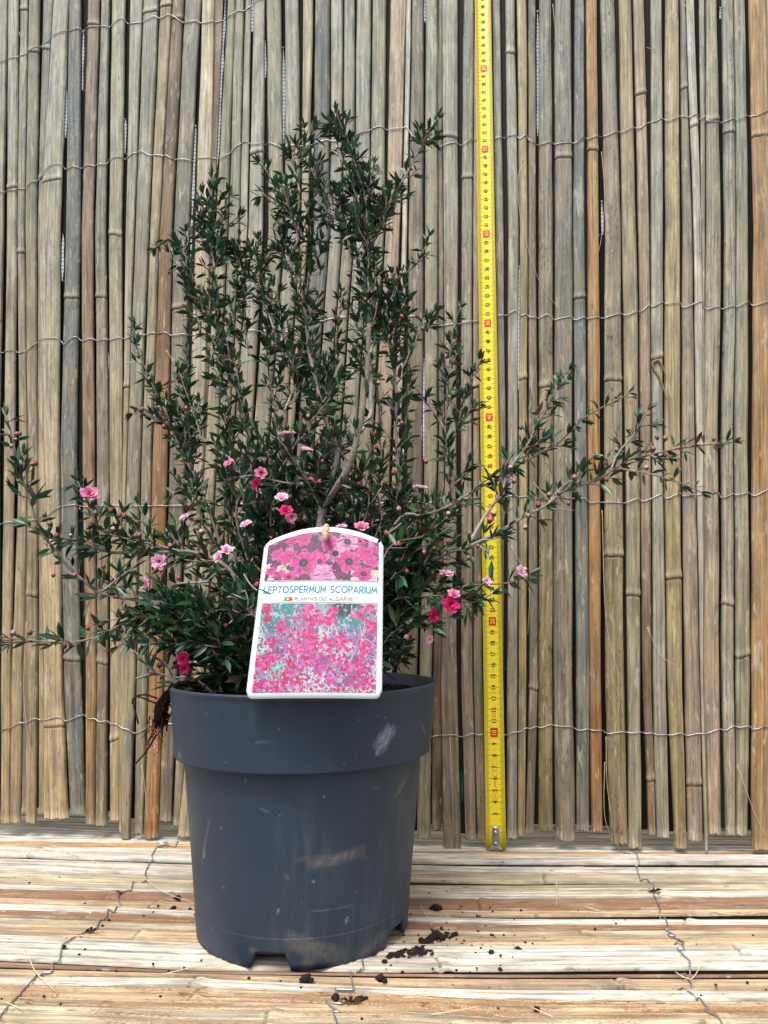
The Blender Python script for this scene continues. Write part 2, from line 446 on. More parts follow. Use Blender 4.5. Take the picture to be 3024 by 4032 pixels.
for ln in T_.strip().splitlines():
    p = ln.split()
    rows = [rng_tok(q) for q in p[:5]]
    lo, hi = [], []
    for y, (a, b_) in zip(ROWY.values(), rows):
        xa, sa = on_wall(a, y); xb, sb = on_wall(b_, y)
        lo.append((sa, xa)); hi.append((sb, xb))
    lo.sort(); hi.sort()
    ymid = (rows[4][0]+rows[4][1])/2
    s_end = on_wall(ymid, float(p[5]))[1]
    nds = [] if p[8] == '-' else [on_wall((rows[0][0]+rows[0][1])/2, float(q))[1] for q in p[8].split(',')]
    canes.append(dict(lo=lo, hi=hi, end=s_end, ct=p[6], cb=p[7], nodes=nds, mould=float(p[9]), back=float(p[10])/1000))
# a few more canes either side of the frame
def shifted(cn, dx, cols):
    d = dict(cn); d['lo'] = [(s, x+dx) for s, x in cn['lo']]; d['hi'] = [(s, x+dx) for s, x in cn['hi']]
    d['ct'], d['cb'] = cols; d['nodes'] = [random.uniform(.2, 1)]
    return d
def edge_fn(cn):
    ls, lx = [q[0] for q in cn['lo']], [q[1] for q in cn['lo']]
    hs_, hx = [q[0] for q in cn['hi']], [q[1] for q in cn['hi']]
    def fn(s):
        s = min(s, ls[-1]+.10)
        return interp(ls, lx, s), max(interp(hs_, hx, s), interp(ls, lx, s)+.0015)
    return fn
S_TOP = 1.12
right_extra = [shifted(canes[-2], .0225+.0105*k, random.choice(['gt', 'ot', 'te', 'rr', 'gb'])) for k in range(5)]
left_extra = [shifted(canes[1], -.0165-.0135*(k+1), random.choice(['gt', 'ot', 'te', 'gb'])) for k in range(5)]
allc = left_extra[::-1]+canes+right_extra
for k, cn in enumerate(allc):
    ef = edge_fn(cn); w = ef(.5)[1]-ef(.5)[0]
    ct, cb = code(cn['ct'], WALL_K), code(cn['cb'], WALL_K)
    end = cn['end']
    wf = np.array((.95, .92, .88)) if cn['cb'] in 'rRpk' else np.array((.96, .88, .79))
    vr = random.uniform(.72, 1.20); ct = ct*vr; cb = cb*vr
    ct = ct*np.array((.94, 1, 1.03)); cb = cb*np.array((.97, .99, .98))
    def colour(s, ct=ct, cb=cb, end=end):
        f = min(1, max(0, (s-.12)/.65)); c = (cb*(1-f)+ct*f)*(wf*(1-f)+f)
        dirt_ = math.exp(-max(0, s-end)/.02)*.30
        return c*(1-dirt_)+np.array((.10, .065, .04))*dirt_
    dep = min(.0034, .33*w)
    out = -cn['back']+.0003*math.sin(k*2.1)
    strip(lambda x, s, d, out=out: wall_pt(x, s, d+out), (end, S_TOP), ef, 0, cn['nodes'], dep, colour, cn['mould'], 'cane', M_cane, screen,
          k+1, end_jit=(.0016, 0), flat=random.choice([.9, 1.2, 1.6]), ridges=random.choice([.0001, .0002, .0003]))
# inner layer of canes that closes most gaps
SLITS = [(860, -50, 640), (340, 100, 335), (250, 330, 520), (247, 900, 1090), (487, 445, 585), (750, 475, 1010), (1041, 140, 285), (1112, 160, 545),
         (1672, -40, 62), (2113, 15, 515), (2040, 1030, 1525), (1672, 1400, 1800), (2380, 770, 905), (2826, 5, 52), (990, -40, 100),
         (424, 1370, 1470), (1606, 1700, 1800)]
TEAL = [(308, 1990, 2290), (2571, 2240, 2815), (2840, 2370, 2815), (1822, 3030, 3160), (1992, 2600, 2640)]
slits_w = []
for x, ya, yb in SLITS+TEAL:
    xm, sa = on_wall(x, (ya+yb)/2); slits_w.append((xm, on_wall(x, yb)[1], on_wall(x, ya)[1]))
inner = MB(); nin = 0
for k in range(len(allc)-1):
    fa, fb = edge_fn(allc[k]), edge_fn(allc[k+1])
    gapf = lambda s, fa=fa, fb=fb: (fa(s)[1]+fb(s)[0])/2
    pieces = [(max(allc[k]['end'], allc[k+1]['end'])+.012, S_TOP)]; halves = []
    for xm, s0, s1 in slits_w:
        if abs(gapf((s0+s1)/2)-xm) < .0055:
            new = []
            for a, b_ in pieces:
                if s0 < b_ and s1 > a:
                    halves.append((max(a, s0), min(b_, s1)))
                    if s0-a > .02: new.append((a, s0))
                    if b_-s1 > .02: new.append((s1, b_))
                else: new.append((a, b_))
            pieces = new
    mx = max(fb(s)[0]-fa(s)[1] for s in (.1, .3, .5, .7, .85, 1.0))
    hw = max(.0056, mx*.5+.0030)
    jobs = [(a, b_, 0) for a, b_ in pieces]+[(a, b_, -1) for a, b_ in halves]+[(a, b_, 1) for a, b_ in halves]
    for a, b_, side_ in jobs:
        cc = code(random.choice('dkds'), .10); m_ = 9 if side_ == 0 else 40  # near-black factor puts the shade between the front canes into the colour
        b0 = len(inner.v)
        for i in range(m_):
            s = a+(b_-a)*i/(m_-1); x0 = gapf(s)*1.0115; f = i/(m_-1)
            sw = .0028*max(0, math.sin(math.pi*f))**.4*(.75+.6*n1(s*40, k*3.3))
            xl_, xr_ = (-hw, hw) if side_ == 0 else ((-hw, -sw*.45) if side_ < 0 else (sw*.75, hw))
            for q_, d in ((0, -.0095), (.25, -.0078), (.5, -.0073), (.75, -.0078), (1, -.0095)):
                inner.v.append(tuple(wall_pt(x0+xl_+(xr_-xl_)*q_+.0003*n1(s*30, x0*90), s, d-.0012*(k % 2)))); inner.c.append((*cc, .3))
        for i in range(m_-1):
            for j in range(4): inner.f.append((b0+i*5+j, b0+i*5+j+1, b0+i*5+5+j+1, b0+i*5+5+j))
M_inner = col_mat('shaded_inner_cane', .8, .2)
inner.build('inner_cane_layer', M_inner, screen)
screen_inner = C.objects[-1] if False else None

# front profile of the screen, for laying the wires on it
edge_cache = [(edge_fn(cn), cn['back']) for cn in allc]
def front_depth(x, s):
    best = -.0045
    for ef, bk in edge_cache:
        lo, hi = ef(s)
        if lo-.0005 <= x <= hi+.0005:
            w = hi-lo; dep = min(.0034, .33*w); q = min(1, abs((x-(lo+hi)/2)/(w/2+1e-9)))
            best = max(best, dep*(max(0, 1-q**3.6))**.5-dep-bk)
    return best
WIRES = [
 [(-60,242),(0,240),(100,215),(130,190),(235,130),(310,112),(390,102),(430,105),(480,68),(510,92),(560,85),(610,62),(628,74),(665,55),(720,88),(780,80),(790,93),(860,78),(905,60),(940,40),(960,44),(990,20),(1010,0),(1250,-60),(1600,-100),(2200,-150),(3080,-220)],
 [(-60,760),(0,752),(45,750),(78,742),(100,746),(120,715),(136,716),(205,650),(240,645),(258,668),(290,655),(318,662),(345,650),(370,652),(390,645),(412,650),(430,625),(480,615),(495,625),(520,602),(565,595),(582,612),(600,610),(655,612),(680,628),(720,627),(755,632),(780,622),(850,617),(862,625),(900,608),(930,575),(965,555),(985,565),(1000,568),(1060,563),(1110,580),(1150,573),(1175,575),(1250,560),(1300,550),(1310,560),(1400,530),(1500,497),(1520,510),(1580,505),(1605,495),(1620,540),(1740,572),(1800,560),(1820,572),(1850,550),(1940,545),(1960,538),(2010,535),(2035,528),(2042,552),(2075,525),(2080,552),(2120,572),(2175,555),(2182,568),(2250,560),(2262,566),(2300,540),(2312,548),(2370,530),(2378,538),(2440,515),(2448,520),(2500,497),(2512,510),(2560,475),(2572,484),(2615,462),(2624,478),(2690,453),(2700,465),(2750,450),(2756,474),(2785,445),(2783,480),(2845,478),(2852,480),(2895,465),(2900,474),(2950,450),(2968,460),(3015,440),(3080,436)],
 [(-60,1390),(0,1385),(36,1380),(66,1382),(72,1394),(100,1380),(104,1386),(135,1355),(165,1335),(230,1330),(252,1362),(280,1330),(310,1325),(318,1348),(350,1335),(370,1330),(376,1344),(420,1333),(430,1340),(480,1327),(486,1336),(540,1310),(560,1320),(610,1307),(616,1316),(655,1307),(670,1322),(720,1315),(800,1320),(1000,1300),(1120,1310),(1180,1290),(1260,1265),(1340,1248),(1500,1250),(1640,1245),(1660,1265),(1760,1280),(1850,1265),(1940,1260),(1960,1240),(2000,1238),(2033,1218),(2046,1248),(2075,1233),(2080,1250),(2112,1246),(2118,1255),(2160,1235),(2178,1260),(2255,1245),(2262,1264),(2308,1244),(2312,1255),(2355,1248),(2384,1250),(2455,1232),(2460,1244),(2515,1222),(2523,1230),(2560,1195),(2566,1212),(2618,1185),(2622,1198),(2683,1188),(2688,1214),(2735,1196),(2770,1185),(2775,1220),(2835,1206),(2840,1216),(2895,1205),(2900,1208),(2956,1182),(2965,1206),(3024,1188),(3080,1182)],
 [(-60,2068),(0,2062),(50,2054),(62,2062),(105,2050),(120,2050),(180,2035),(240,1992),(255,1992),(300,1986),(330,1996),(420,1990),(600,1992),(700,1990),(900,1985),(1200,1990),(1500,1980),(1650,1975),(1680,1985),(1750,1955),(1800,1965),(1880,1960),(2000,1955),(2030,1948),(2042,1960),(2075,1952),(2080,1962),(2120,1960),(2128,1970),(2180,1958),(2280,1963),(2310,1962),(2318,1980),(2370,1976),(2460,1981),(2470,1976),(2520,1960),(2526,1978),(2560,1965),(2612,1942),(2618,1966),(2685,1938),(2690,1954),(2740,1950),(2760,1948),(2835,1936),(2840,1965),(2892,1942),(2898,1950),(2955,1936),(2965,1956),(3024,1928),(3080,1922)],
 [(-60,2885),(0,2878),(38,2866),(42,2866),(84,2842),(95,2850),(143,2825),(150,2836),(170,2836),(243,2821),(252,2842),(335,2812),(345,2832),(378,2828),(384,2842),(425,2838),(430,2850),(465,2850),(475,2866),(510,2872),(525,2890),(620,2845),(670,2850),(900,2880),(1200,2895),(1600,2905),(1690,2902),(1740,2895),(1800,2893),(1812,2905),(1868,2885),(1875,2898),(1905,2890),(1975,2884),(1985,2898),(2036,2878),(2044,2886),(2075,2862),(2080,2872),(2118,2857),(2122,2868),(2175,2850),(2182,2858),(2258,2862),(2275,2878),(2322,2868),(2326,2876),(2380,2876),(2386,2890),(2462,2880),(2475,2886),(2532,2882),(2540,2890),(2574,2884),(2580,2894),(2628,2892),(2632,2896),(2690,2884),(2700,2898),(2758,2886),(2770,2890),(2842,2868),(2848,2880),(2896,2854),(2904,2866),(2955,2856),(2962,2874),(3024,2858),(3080,2852)],
]
for W in WIRES:
    pts = [on_wall(u, v) for u, v in W]
    d2 = []
    for (xa, sa), (xb, sb) in zip(pts[:-1], pts[1:]):
        n = max(2, int(abs(xb-xa)/.0012))
        for i in range(n):
            t = i/n
            te = t*t*(3-2*t)*.5+t*.5
            d2.append((xa+(xb-xa)*t, sa+(sb-sa)*te))
    s_ = [q[1] for q in d2]; d2 = [(q[0], sum(s_[max(0, i-2):i+3])/len(s_[max(0, i-2):i+3])) for i, q in enumerate(d2)]
    dp = [front_depth(x, s) for x, s in d2]
    dp2 = [max(dp[max(0, i-1):i+2]) for i in range(len(dp))]
    sm = [sum(dp2[max(0, i-1):i+2])/len(dp2[max(0, i-1):i+2]) for i in range(len(dp2))]
    mb = MB(); mb.tube([wall_pt(x, s, d+.0008) for (x, s), d in zip(d2, sm)], .00046, 6)
    mb.build('binding_wire', M_wire, screen)
# stray plant fibres hanging on the screen
FIB = [[(2066,640),(2040,700),(2048,850),(2090,1020),(2130,1120),(2200,1222)], [(78,130),(98,200),(102,270),(85,370),(40,450)], [(420,1090),(412,1180),(395,1300)],
       [(2580,200),(2560,198),(2545,190)], [(2368,600),(2380,780),(2368,930),(2355,1000)], [(2176,20),(2185,120),(2196,240)], [(656,1380),(690,1440),(688,1500)],
       [(2690,20),(2720,60),(2724,90)], [(108,2450),(98,2700),(110,2880),(140,3000)], [(2100,1900),(2180,1990),(2260,2010)], [(2370,2010),(2385,2440),(2440,2700),(2420,2880)],
       [(2545,2470),(2600,2580),(2660,2620)], [(2380,3000),(2378,3200),(2410,3310)], [(2900,3010),(2960,3180),(3010,3290)], [(560,3010),(572,3080),(585,3240)], [(2012,2150),(2080,2300),(2078,2500)],
       [(2385,2900),(2390,3100),(2425,3320)], [(1772,2900),(1780,3100),(1790,3300)]]
for f_ in FIB:
    P = catmull([wall_pt(*on_wall(u, v), .0012+.001*(i % 2)) for i, (u, v) in enumerate(f_)], .004)
    mb = MB(); mb.tube(P, [.00032*(1-.6*i/len(P)) for i in range(len(P))], 5, col=lin((206, 190, 160)))
    mb.build('loose_fibre', M_bark, screen)
# hanging side shoots at two nodes
mb = MB()
for pth in ([(2570,1430),(2590,1420),(2610,1450),(2618,1480)], [(2575,1455),(2600,1500),(2614,1540),(2622,1575)], [(2572,1425),(2568,1440),(2580,1460)]):
    P = catmull([wall_pt(*on_wall(u, v), .0015) for u, v in pth], .002)
    mb.tube(P, [.0013*(1-.7*i/len(P)) for i in range(len(P))], 7, col=lin((150, 122, 92)))
mb.build('side_shoot', M_bark, screen)

# green shade net behind the screen
net = MB()
M_net = col_mat('green_net', .6, .3)
for k in range(int(1.2/.0052)):
    s = .01+k*.0052
    net.tube([wall_pt(-.62+.1*i, s+.0013*n1(i*3.1, k*1.7), -.022) for i in range(13)], .00032, 4, col=lin((24, 84, 66)))
for k in range(42):
    net.tube([wall_pt(-.6+k*.028, .01, -.0226), wall_pt(-.6+k*.028, 1.2, -.0226)], .0002, 4, col=lin((24, 84, 66)))
for x, ya, yb in TEAL:
    xa, sa = on_wall(x, yb); xb, sb = on_wall(x, ya)
    net.add([wall_pt(xa*1.03-.012, sa, -.020), wall_pt(xa*1.03+.012, sa, -.020), wall_pt(xb*1.03+.012, sb, -.020), wall_pt(xb*1.03-.012, sb, -.020)], [(0, 1, 2, 3)], lin((60, 190, 150)))
n_ = net.build('shade_net', M_net); tag(n_, 'green shade net of thin threads glimpsed through slits between the canes', 'shade net')

# ------------------------------------------------------------------ reed mat on the floor
mat_ = empty('reed_mat')
tag(mat_, 'pale split reed mat lying flat beneath the pot, wired across in three rows', 'reed mat')
FX = [0, 780, 1615, 2000, 3024]
F_ = [
 ('u', [(3110,3150),(3160,3198),(3215,3250),(3222,3256),(3230,3262)], .1, -.8),
 ('c', [(3151,3194),(3199,3238),(3251,3289),(3257,3295),(3263,3299)], .1, -1.2),
 ('c', [(3195,3239),(3240,3285),(3290,3316),(3296,3322),(3300,3328)], .1, -1.2),
 ('w', [(3241,3284),(3288,3300),(3318,3338),(3324,3338),(3330,3345)], .1, 0),
 ('w', [(3284,3305),(3301,3316),(3339,3347),(3339,3350),(3346,3352)], .1, -.5),
 ('r', [(3306,3325),(3317,3337),(3347,3355),(3351,3360),(3353,3363)], .1, -.4),
 ('w', [(3326,3366),(3338,3392),(3356,3392),(3361,3396),(3364,3397)], .2, .6),
 ('w', [(3369,3422),(3395,3446),(3399,3425),(3404,3430),(3408,3432)], .1, .2),
 ('c', [(3424,3450),(3450,3475),(3426,3461),(3431,3467),(3433,3468)], .1, -.3),
 ('c', [(3451,3475),(3477,3503),(3476,3500),(3478,3505),(3472,3500)], .1, .2),
 ('w', [(3476,3496),(3503,3510),(3501,3529),(3506,3532),(3501,3525)], .1, -.2),
 ('q', [(3497,3527),(3512,3545),(3533,3573),(3534,3580),(3527,3573)], 1.0, .4),
 ('u', [(3528,3546),(3546,3572),(3574,3593),(3581,3598),(3574,3590)], .2, -.5),
 ('w', [(3549,3576),(3576,3602),(3598,3624),(3608,3636),(3611,3636)], .1, .3),
 ('q', [(3577,3607),(3603,3630),(3625,3651),(3637,3660),(3637,3657)], .8, -.2),
 ('c', [(3608,3642),(3631,3657),(3652,3672),(3661,3679),(3658,3670)], .3, .1),
 ('u', [(3643,3668),(3658,3702),(3673,3706),(3680,3712),(3671,3713)], .4, -.3),
 ('w', [(3670,3725),(3704,3750),(3708,3760),(3713,3765),(3714,3755)], .05, .5),
 ('w', [(3726,3767),(3751,3806),(3761,3814),(3766,3812),(3756,3803)], .05, .2),
 ('q', [(3771,3802),(3812,3826),(3820,3838),(3824,3842),(3822,3842)], .4, -.3),
 ('u', [(3804,3829),(3828,3835),(3840,3873),(3843,3873),(3843,3875)], .3, -.6),
 ('w', [(3832,3868),(3838,3880),(3880,3910),(3884,3929),(3888,3931)], .1, .4),
 ('u', [(3868,3918),(3882,3935),(3911,3957),(3931,3981),(3937,3981)], 1.3, .1),
 ('u', [(3919,3952),(3936,3975),(3958,3977),(3982,4005),(3982,4003)], 1.0, -.1),
 ('c', [(3953,4012),(3976,4050),(3979,4060),(4006,4070),(4005,4070)], .9, .5),
 ('c', [(4014,4090),(4052,4130),(4062,4140),(4072,4150),(4072,4150)], .6, 0),
 ('w', [(4092,4180),(4132,4220),(4142,4230),(4152,4240),(4152,4240)], .2, .3),
 ('u', [(4182,4280),(4222,4320),(4232,4330),(4242,4340),(4242,4340)], .6, 0),
]
_gap = {7: 6, 9: 6, 11: 4, 13: 8, 15: 3, 17: 4, 19: 11, 21: 11, 23: 3}
F_ = [(cd, [(a+_gap.get(i, 0), b_) for a, b_ in rws], al, up) for i, (cd, rws, al, up) in enumerate(F_)]
FN = {6: [150], 21: [760], 22: [790], 16: [560], 24: [1090], 17: [2900], 8: [2150], 11: [1900, 420], 13: [2700], 14: [330], 15: [2300], 18: [1750], 20: [2450], 23: [1950], 7: [1300], 10: [2600], 12: [600]}
floor_prof = []
for k, (cd, rws, al, up) in enumerate(F_):
    lo, hi = [], []
    for x, (a, b_) in zip(FX, rws):
        xa, ya = on_floor(x, a); xb, yb = on_floor(x, b_)
        lo.append((xb, yb)); hi.append((xa, ya))          # nearer edge = lower y
    lo.sort(); hi.sort()
    lx, ly = [q[0] for q in lo], [q[1] for q in lo]; hx, hy = [q[0] for q in hi], [q[1] for q in hi]
    def ef(x, lx=lx, ly=ly, hx=hx, hy=hy):
        x = min(max(x, lx[0]-.08), lx[-1]+.08)
        return interp(lx, ly, x), interp(hx, hy, x)
    upm = up/1000
    floor_prof.append((ef, upm))
    nds = [on_floor(u, rws[2][0])[0] for u in FN.get(k, [])]
    base = code(cd, FLOOR_K)
    def colour(x, base=base, k=k):
        f = .5+.5*n1(x*4.0, k*3.7)
        return base*(.9+.2*f)
    w = abs(ef(0)[1]-ef(0)[0])
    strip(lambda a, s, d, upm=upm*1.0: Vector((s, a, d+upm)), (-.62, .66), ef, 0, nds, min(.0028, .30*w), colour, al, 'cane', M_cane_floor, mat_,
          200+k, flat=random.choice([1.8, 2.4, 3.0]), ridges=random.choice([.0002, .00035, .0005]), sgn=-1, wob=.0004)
def floor_h(x, y):
    best = -.004
    for ef, upm in floor_prof:
        lo, hi = ef(x)
        if lo-.0003 <= y <= hi+.0003: best = max(best, upm)
    return best
FW = [
 [(699,3290),(699,3313),(690,3335),(650,3328),(618,3338),(597,3374),(600,3389),(585,3410),(570,3443),(579,3467),(540,3470),(524,3476),(515,3509),(480,3520),(461,3539),(476,3567),(462,3572),(449,3594),(424,3586),(419,3615),(395,3624),(380,3657),(345,3665),(310,3687),(262,3717),(244,3729),(235,3778),(208,3796),(205,3829),(150,3832),(133,3862),(90,3904),(40,3960),(0,4010),(-40,4070)],
 [(1400,3400),(1422,3600),(1425,3780),(1432,3812),(1377,3817),(1385,3860),(1392,3904),(1319,3901),(1335,3930),(1347,3958),(1283,3949),(1310,3975),(1338,3995),(1310,3992),(1325,4032),(1335,4090)],
 [(2400,3300),(2432,3330),(2441,3352),(2465,3358),(2490,3362),(2506,3364),(2517,3398),(2497,3400),(2509,3426),(2522,3466),(2540,3462),(2571,3472),(2575,3494),(2574,3525),(2598,3580),(2599,3608),(2620,3623),(2639,3664),(2617,3664),(2660,3688),(2630,3685),(2694,3713),(2655,3716),(2690,3728),(2694,3747),(2667,3744),(2716,3790),(2716,3821),(2680,3812),(2728,3883),(2664,3886),(2700,3905),(2759,3941),(2787,3975),(2780,3985),(2821,4006),(2840,4032),(2860,4080)],
]
for W in FW:
    P = []
    q = [on_floor(u, v) for u, v in W]
    for (xa, ya), (xb, yb) in zip(q[:-1], q[1:]):
        n = max(2, int(math.hypot(xb-xa, yb-ya)/.0012))
        for i in range(n):
            t = i/n; x, y = xa+(xb-xa)*t, ya+(yb-ya)*t
            P.append(Vector((x, y, floor_h(x, y))))
    zs = [p.z for p in P]
    for i, p in enumerate(P): p.z = max(zs[max(0, i-2):i+3])*.6+.4*zs[i]+.0007
    mb = MB(); mb.tube(P, .0005, 6); mb.build('binding_wire', M_wire, mat_)
mb = MB()
hk = Vector((*on_floor(640, 3334), .002))
mb.tube([hk+Vector((.005*math.cos(a), .0015*math.sin(a)*1.6, .001+.0005*math.sin(2*a))) for a in np.linspace(0, 5.6, 18)], .0007, 6)
mb.build('wire_loop', M_wire, mat_)
for k, f_ in enumerate([[(20,3350),(250,3362),(490,3448)], [(1000,3460),(1900,3440),(2300,3420)], [(560,3460),(640,3520),(775,3570)], [(2240,3600),(2600,3612),(2700,3610)], [(2800,3600),(2900,3612),(2990,3606)],
             [(110,3770),(140,3840),(215,3915)], [(2190,3960),(2500,3940),(2780,3905)], [(640,3850),(800,3815),(930,3812)], [(2300,3580),(2420,3612)], [(330,3325),(400,3300),(410,3280)], [(2660,3840),(2720,3870),(2770,3800)],
             [(1700,4010),(1850,3985),(1900,3975)], [(20,3960),(90,3990)], [(2090,3980),(2180,4020)], [(1655,3575),(1680,3620),(1700,3655)], [(2190,3480),(2195,3530),(2192,3578)], [(250,3700),(400,3690)], [(2500,3050),(2560,3200),(2600,3300)][:0]]):
    if not f_: continue
    P = catmull([Vector((*on_floor(u, v), .0018)) for u, v in f_], .004)
    mb = MB(); mb.tube(P, [.00034*(1-.6*i/len(P)) for i in range(len(P))], 5, col=lin((226, 206, 166)))
    mb.build('loose_fibre', M_bark, mat_)

# ------------------------------------------------------------------ text helpers
_tc = {}
def text_geo(s):
    if s in _tc: return _tc[s]
    cu = bpy.data.curves.new('t', 'FONT'); cu.body = s; cu.size = 1.0; cu.resolution_u = 3
    o = bpy.data.objects.new('t', cu); C.objects.link(o)
    dg = bpy.context.evaluated_depsgraph_get(); me = bpy.data.meshes.new_from_object(o.evaluated_get(dg))
    V = np.array([v.co[:] for v in me.vertices]); F = [tuple(p.vertices) for p in me.polygons]
    bpy.data.objects.remove(o); bpy.data.curves.remove(cu); bpy.data.meshes.remove(me)
    mn, mx = V.min(0), V.max(0); V = (V-(mn+mx)/2)/(mx[1]-mn[1])      # height 1, centred
    _tc[s] = (V, F, (mx[0]-mn[0])/(mx[1]-mn[1])); return _tc[s]

# ------------------------------------------------------------------ tape measure
tape = empty('tape_measure')
tag(tape, 'yellow steel tape measure hanging straight down the reed screen with red tens', 'tape measure')
TX0, TA, TW = .0174, .0182, .0177
def tp(a, s, out=0.0):        # a across, s along; printed face is slightly hollow
    q = a/(TW/2)
    return wall_pt(TX0+TA*s+a, s, .0032+.0011*q*q+out)
V, F, COL = [], [], []
SS = np.arange(0, 1.101, .02); A = np.linspace(-TW/2, TW/2, 13)
yel = (.86, .68, .02)
for s in SS:
    for a in A: V.append(tp(a, s)); COL.append(yel)
for i in range(len(SS)-1):
    for j in range(12): F.append((i*13+j, i*13+j+1, i*13+14+j, i*13+13+j))
bl = obj('blade', V, F, M_tapeblade, tape, cols=COL)
sol = bl.modifiers.new('thickness', 'SOLIDIFY'); sol.thickness = .0003; sol.offset = -1
tick = MB(); olive = (0.055, 0.05, 0.012)
for mm in range(1, 1060):
    s = mm/1000
    L_ = .0034 if mm % 5 else (.0050 if mm % 10 else .0072)
    if mm < 22 and mm % 10 == 0: L_ = .0036
    for sg in (-1, 1):
        h = .00015 if mm % 5 else .00016
        n = 3
        for q in range(n):
            a0 = sg*(TW/2-.0001-L_*q/n); a1 = sg*(TW/2-.0001-L_*(q+1)/n)
            vs_ = [tp(a0, s-h, .00012), tp(a1, s-h, .00012), tp(a1, s+h, .00012), tp(a0, s+h, .00012)]
            tick.add(vs_, [(0, 1, 2, 3) if sg < 0 else (3, 2, 1, 0)])
tick.build('graduations', M_tick, tape, smooth=False)
def put_text(mb, s, a, pos, size, out=.00015, sx=1.0):
    V, F, asp = text_geo(s)
    # reading direction runs up the tape, tops of the characters to the left
    mb.add([tp(a - v[1]*size, pos + v[0]*size*sx, out) for v in V], F)
num = MB(); yn = MB()
for cm in range(2, 106):
    if cm % 10 == 0:
        bx = MB(); w, h, r = .0034, .0041, .0009
        pts = []
        for cx, cy, a0 in ((w-r, h-r, 0), (-w+r, h-r, 90), (-w+r, -h+r, 180), (w-r, -h+r, 270)):
            for q in range(5): pts.append((cx+r*math.cos(R(a0+22.5*q)), cy+r*math.sin(R(a0+22.5*q))))
        bx.add([tp(p[0], cm/100+p[1], .0002) for p in pts], [tuple(range(20))])
        bx.build('red_marker', M_red, tape, smooth=False)
        for dx_ in (-.00014, .00014): put_text(yn, str(cm), dx_, cm/100, .0038, .00055+dx_*.1)
    elif cm == 2:
        put_text(num, '2', -.0042, .0195, .002); put_text(num, '2', .0034, .0195, .002)
    else:
        for dx_, ds_ in ((0, 0), (.00016, 0), (-.00016, 0), (0, .00016), (0, -.00016)): put_text(num, str(cm), dx_, cm/100+ds_, .0037, .00015+abs(dx_)*.1+abs(ds_)*.15, sx=.85)
num.build('numerals', M_ink, tape, smooth=False)
yn.build('ten_numerals', M_yellow, tape, smooth=False)
om = MB()
def frame_(mb, s, w, h, th=.00025):
    for a0, a1, b0, b1 in ((-w, w, -h, -h+th), (-w, w, h-th, h), (-w, -w+th, -h+th, h-th), (w-th, w, -h+th, h-th)):
        mb.add([tp(a0, s+b0, .00014), tp(a1, s+b0, .00014), tp(a1, s+b1, .00014), tp(a0, s+b1, .00014)], [(0, 1, 2, 3)])
frame_(om, .0445, .0021, .0034); put_text(om, '5m', 0, .0445, .0024)
om.add([tp(-.0005, .053, .00014), tp(.0005, .053, .00014), tp(.0004, .058, .00014), tp(-.0004, .058, .00014)], [(0, 1, 2, 3)])
put_text(om, 'C', 0, .0628, .0044, sx=.8); put_text(om, 'E', 0, .0672, .0044, sx=.8)
frame_(om, .0752, .0026, .0032); put_text(om, 'M16', 0, .0752, .0014)
put_text(om, '0126', 0, .0848, .0012)
frame_(om, .115, .0015, .0022, .0004); put_text(om, '3', 0, .115, .0018)
for q in (-.0018, 0, .0018): put_text(om, '008', q, .135, .0012)
put_text(om, '-', 0, .1555, .0006, sx=2)
om.build('orange_print', M_orange, tape, smooth=False)
hook = MB()
prof = [(.0195, .0022), (.0185, .0030), (.009, .0031), (.006, .0030), (.004, .0034), (.001, .0058), (-.0005, .0064), (-.0008, .0060)]
for s, w in prof:
    for q in np.linspace(-1, 1, 7):
        hook.v.append(tuple(tp(0, s, .0012)+Vector((w*q, 0, 0))+NO*(.0004*(1-q*q))))
for i in range(len(prof)-1):
    for j in range(6): hook.f.append((i*7+j, i*7+7+j, i*7+8+j, i*7+j+1))
b0 = len(hook.v)
for q in np.linspace(-1, 1, 7): hook.v.append(tuple(tp(0, -.0012, -.003)+Vector((.006*q, 0, 0))))
for j in range(6): hook.f.append(((len(prof)-1)*7+j, b0+j, b0+j+1, (len(prof)-1)*7+j+1))
hk_ = hook.build('hook', M_chrome, tape)
so_ = hk_.modifiers.new('thickness', 'SOLIDIFY'); so_.thickness = .0006
for s in (.0145, .0055):
    rv = MB(); n = 14
    c = tp(0, s, .0014)
    rings = [(.0019, 0), (.0018, .0006), (.0012, .0011), (.0003, .0013)]
    for r, h in rings:
        for k in range(n): rv.v.append(tuple(c+Vector((r*math.cos(2*math.pi*k/n), 0, 0))+E2*r*math.sin(2*math.pi*k/n)+NO*h))
    for i in range(3):
        for k in range(n): rv.f.append((i*n+k, i*n+(k+1) % n, i*n+n+(k+1) % n, i*n+n+k))
    rv.f.append(tuple(3*n+k for k in range(n)))
    r_ = rv.build('rivet', M_chrome, hk_)

# ------------------------------------------------------------------ plant pot
PX, PY = -.1163, -.1759
PT = Matrix.Translation((PX, PY, .0012)) @ Matrix.Rotation(.0213, 4, 'X') @ Matrix.Rotation(.0031, 4, 'Y')
pot = empty('plant_pot', (PX, PY, 0)); pot['_w'] = (PX, PY, 0)
tag(pot, 'slate blue grey plastic nursery pot with wide collar and soil smears, standing on the mat', 'plant pot')
M_pot, t, b = new_mat('slate_plastic')
at = N(t, 'ShaderNodeAttribute', attribute_name='Col'); tc = N(t, 'ShaderNodeTexCoord')
pc = (0.023, 0.041, 0.068)
nz = N(t, 'ShaderNodeTexNoise'); nz.inputs['Scale'].default_value = 18; nz.inputs['Detail'].default_value = 6; t.links.new(tc.outputs['Object'], nz.inputs['Vector'])
base = mixrgb(t, ramp(t, nz.outputs[0], .3, .7), tuple(q*.88 for q in pc), tuple(q*1.12 for q in pc))
sep = N(t, 'ShaderNodeSeparateColor'); t.links.new(at.outputs['Color'], sep.inputs[0])
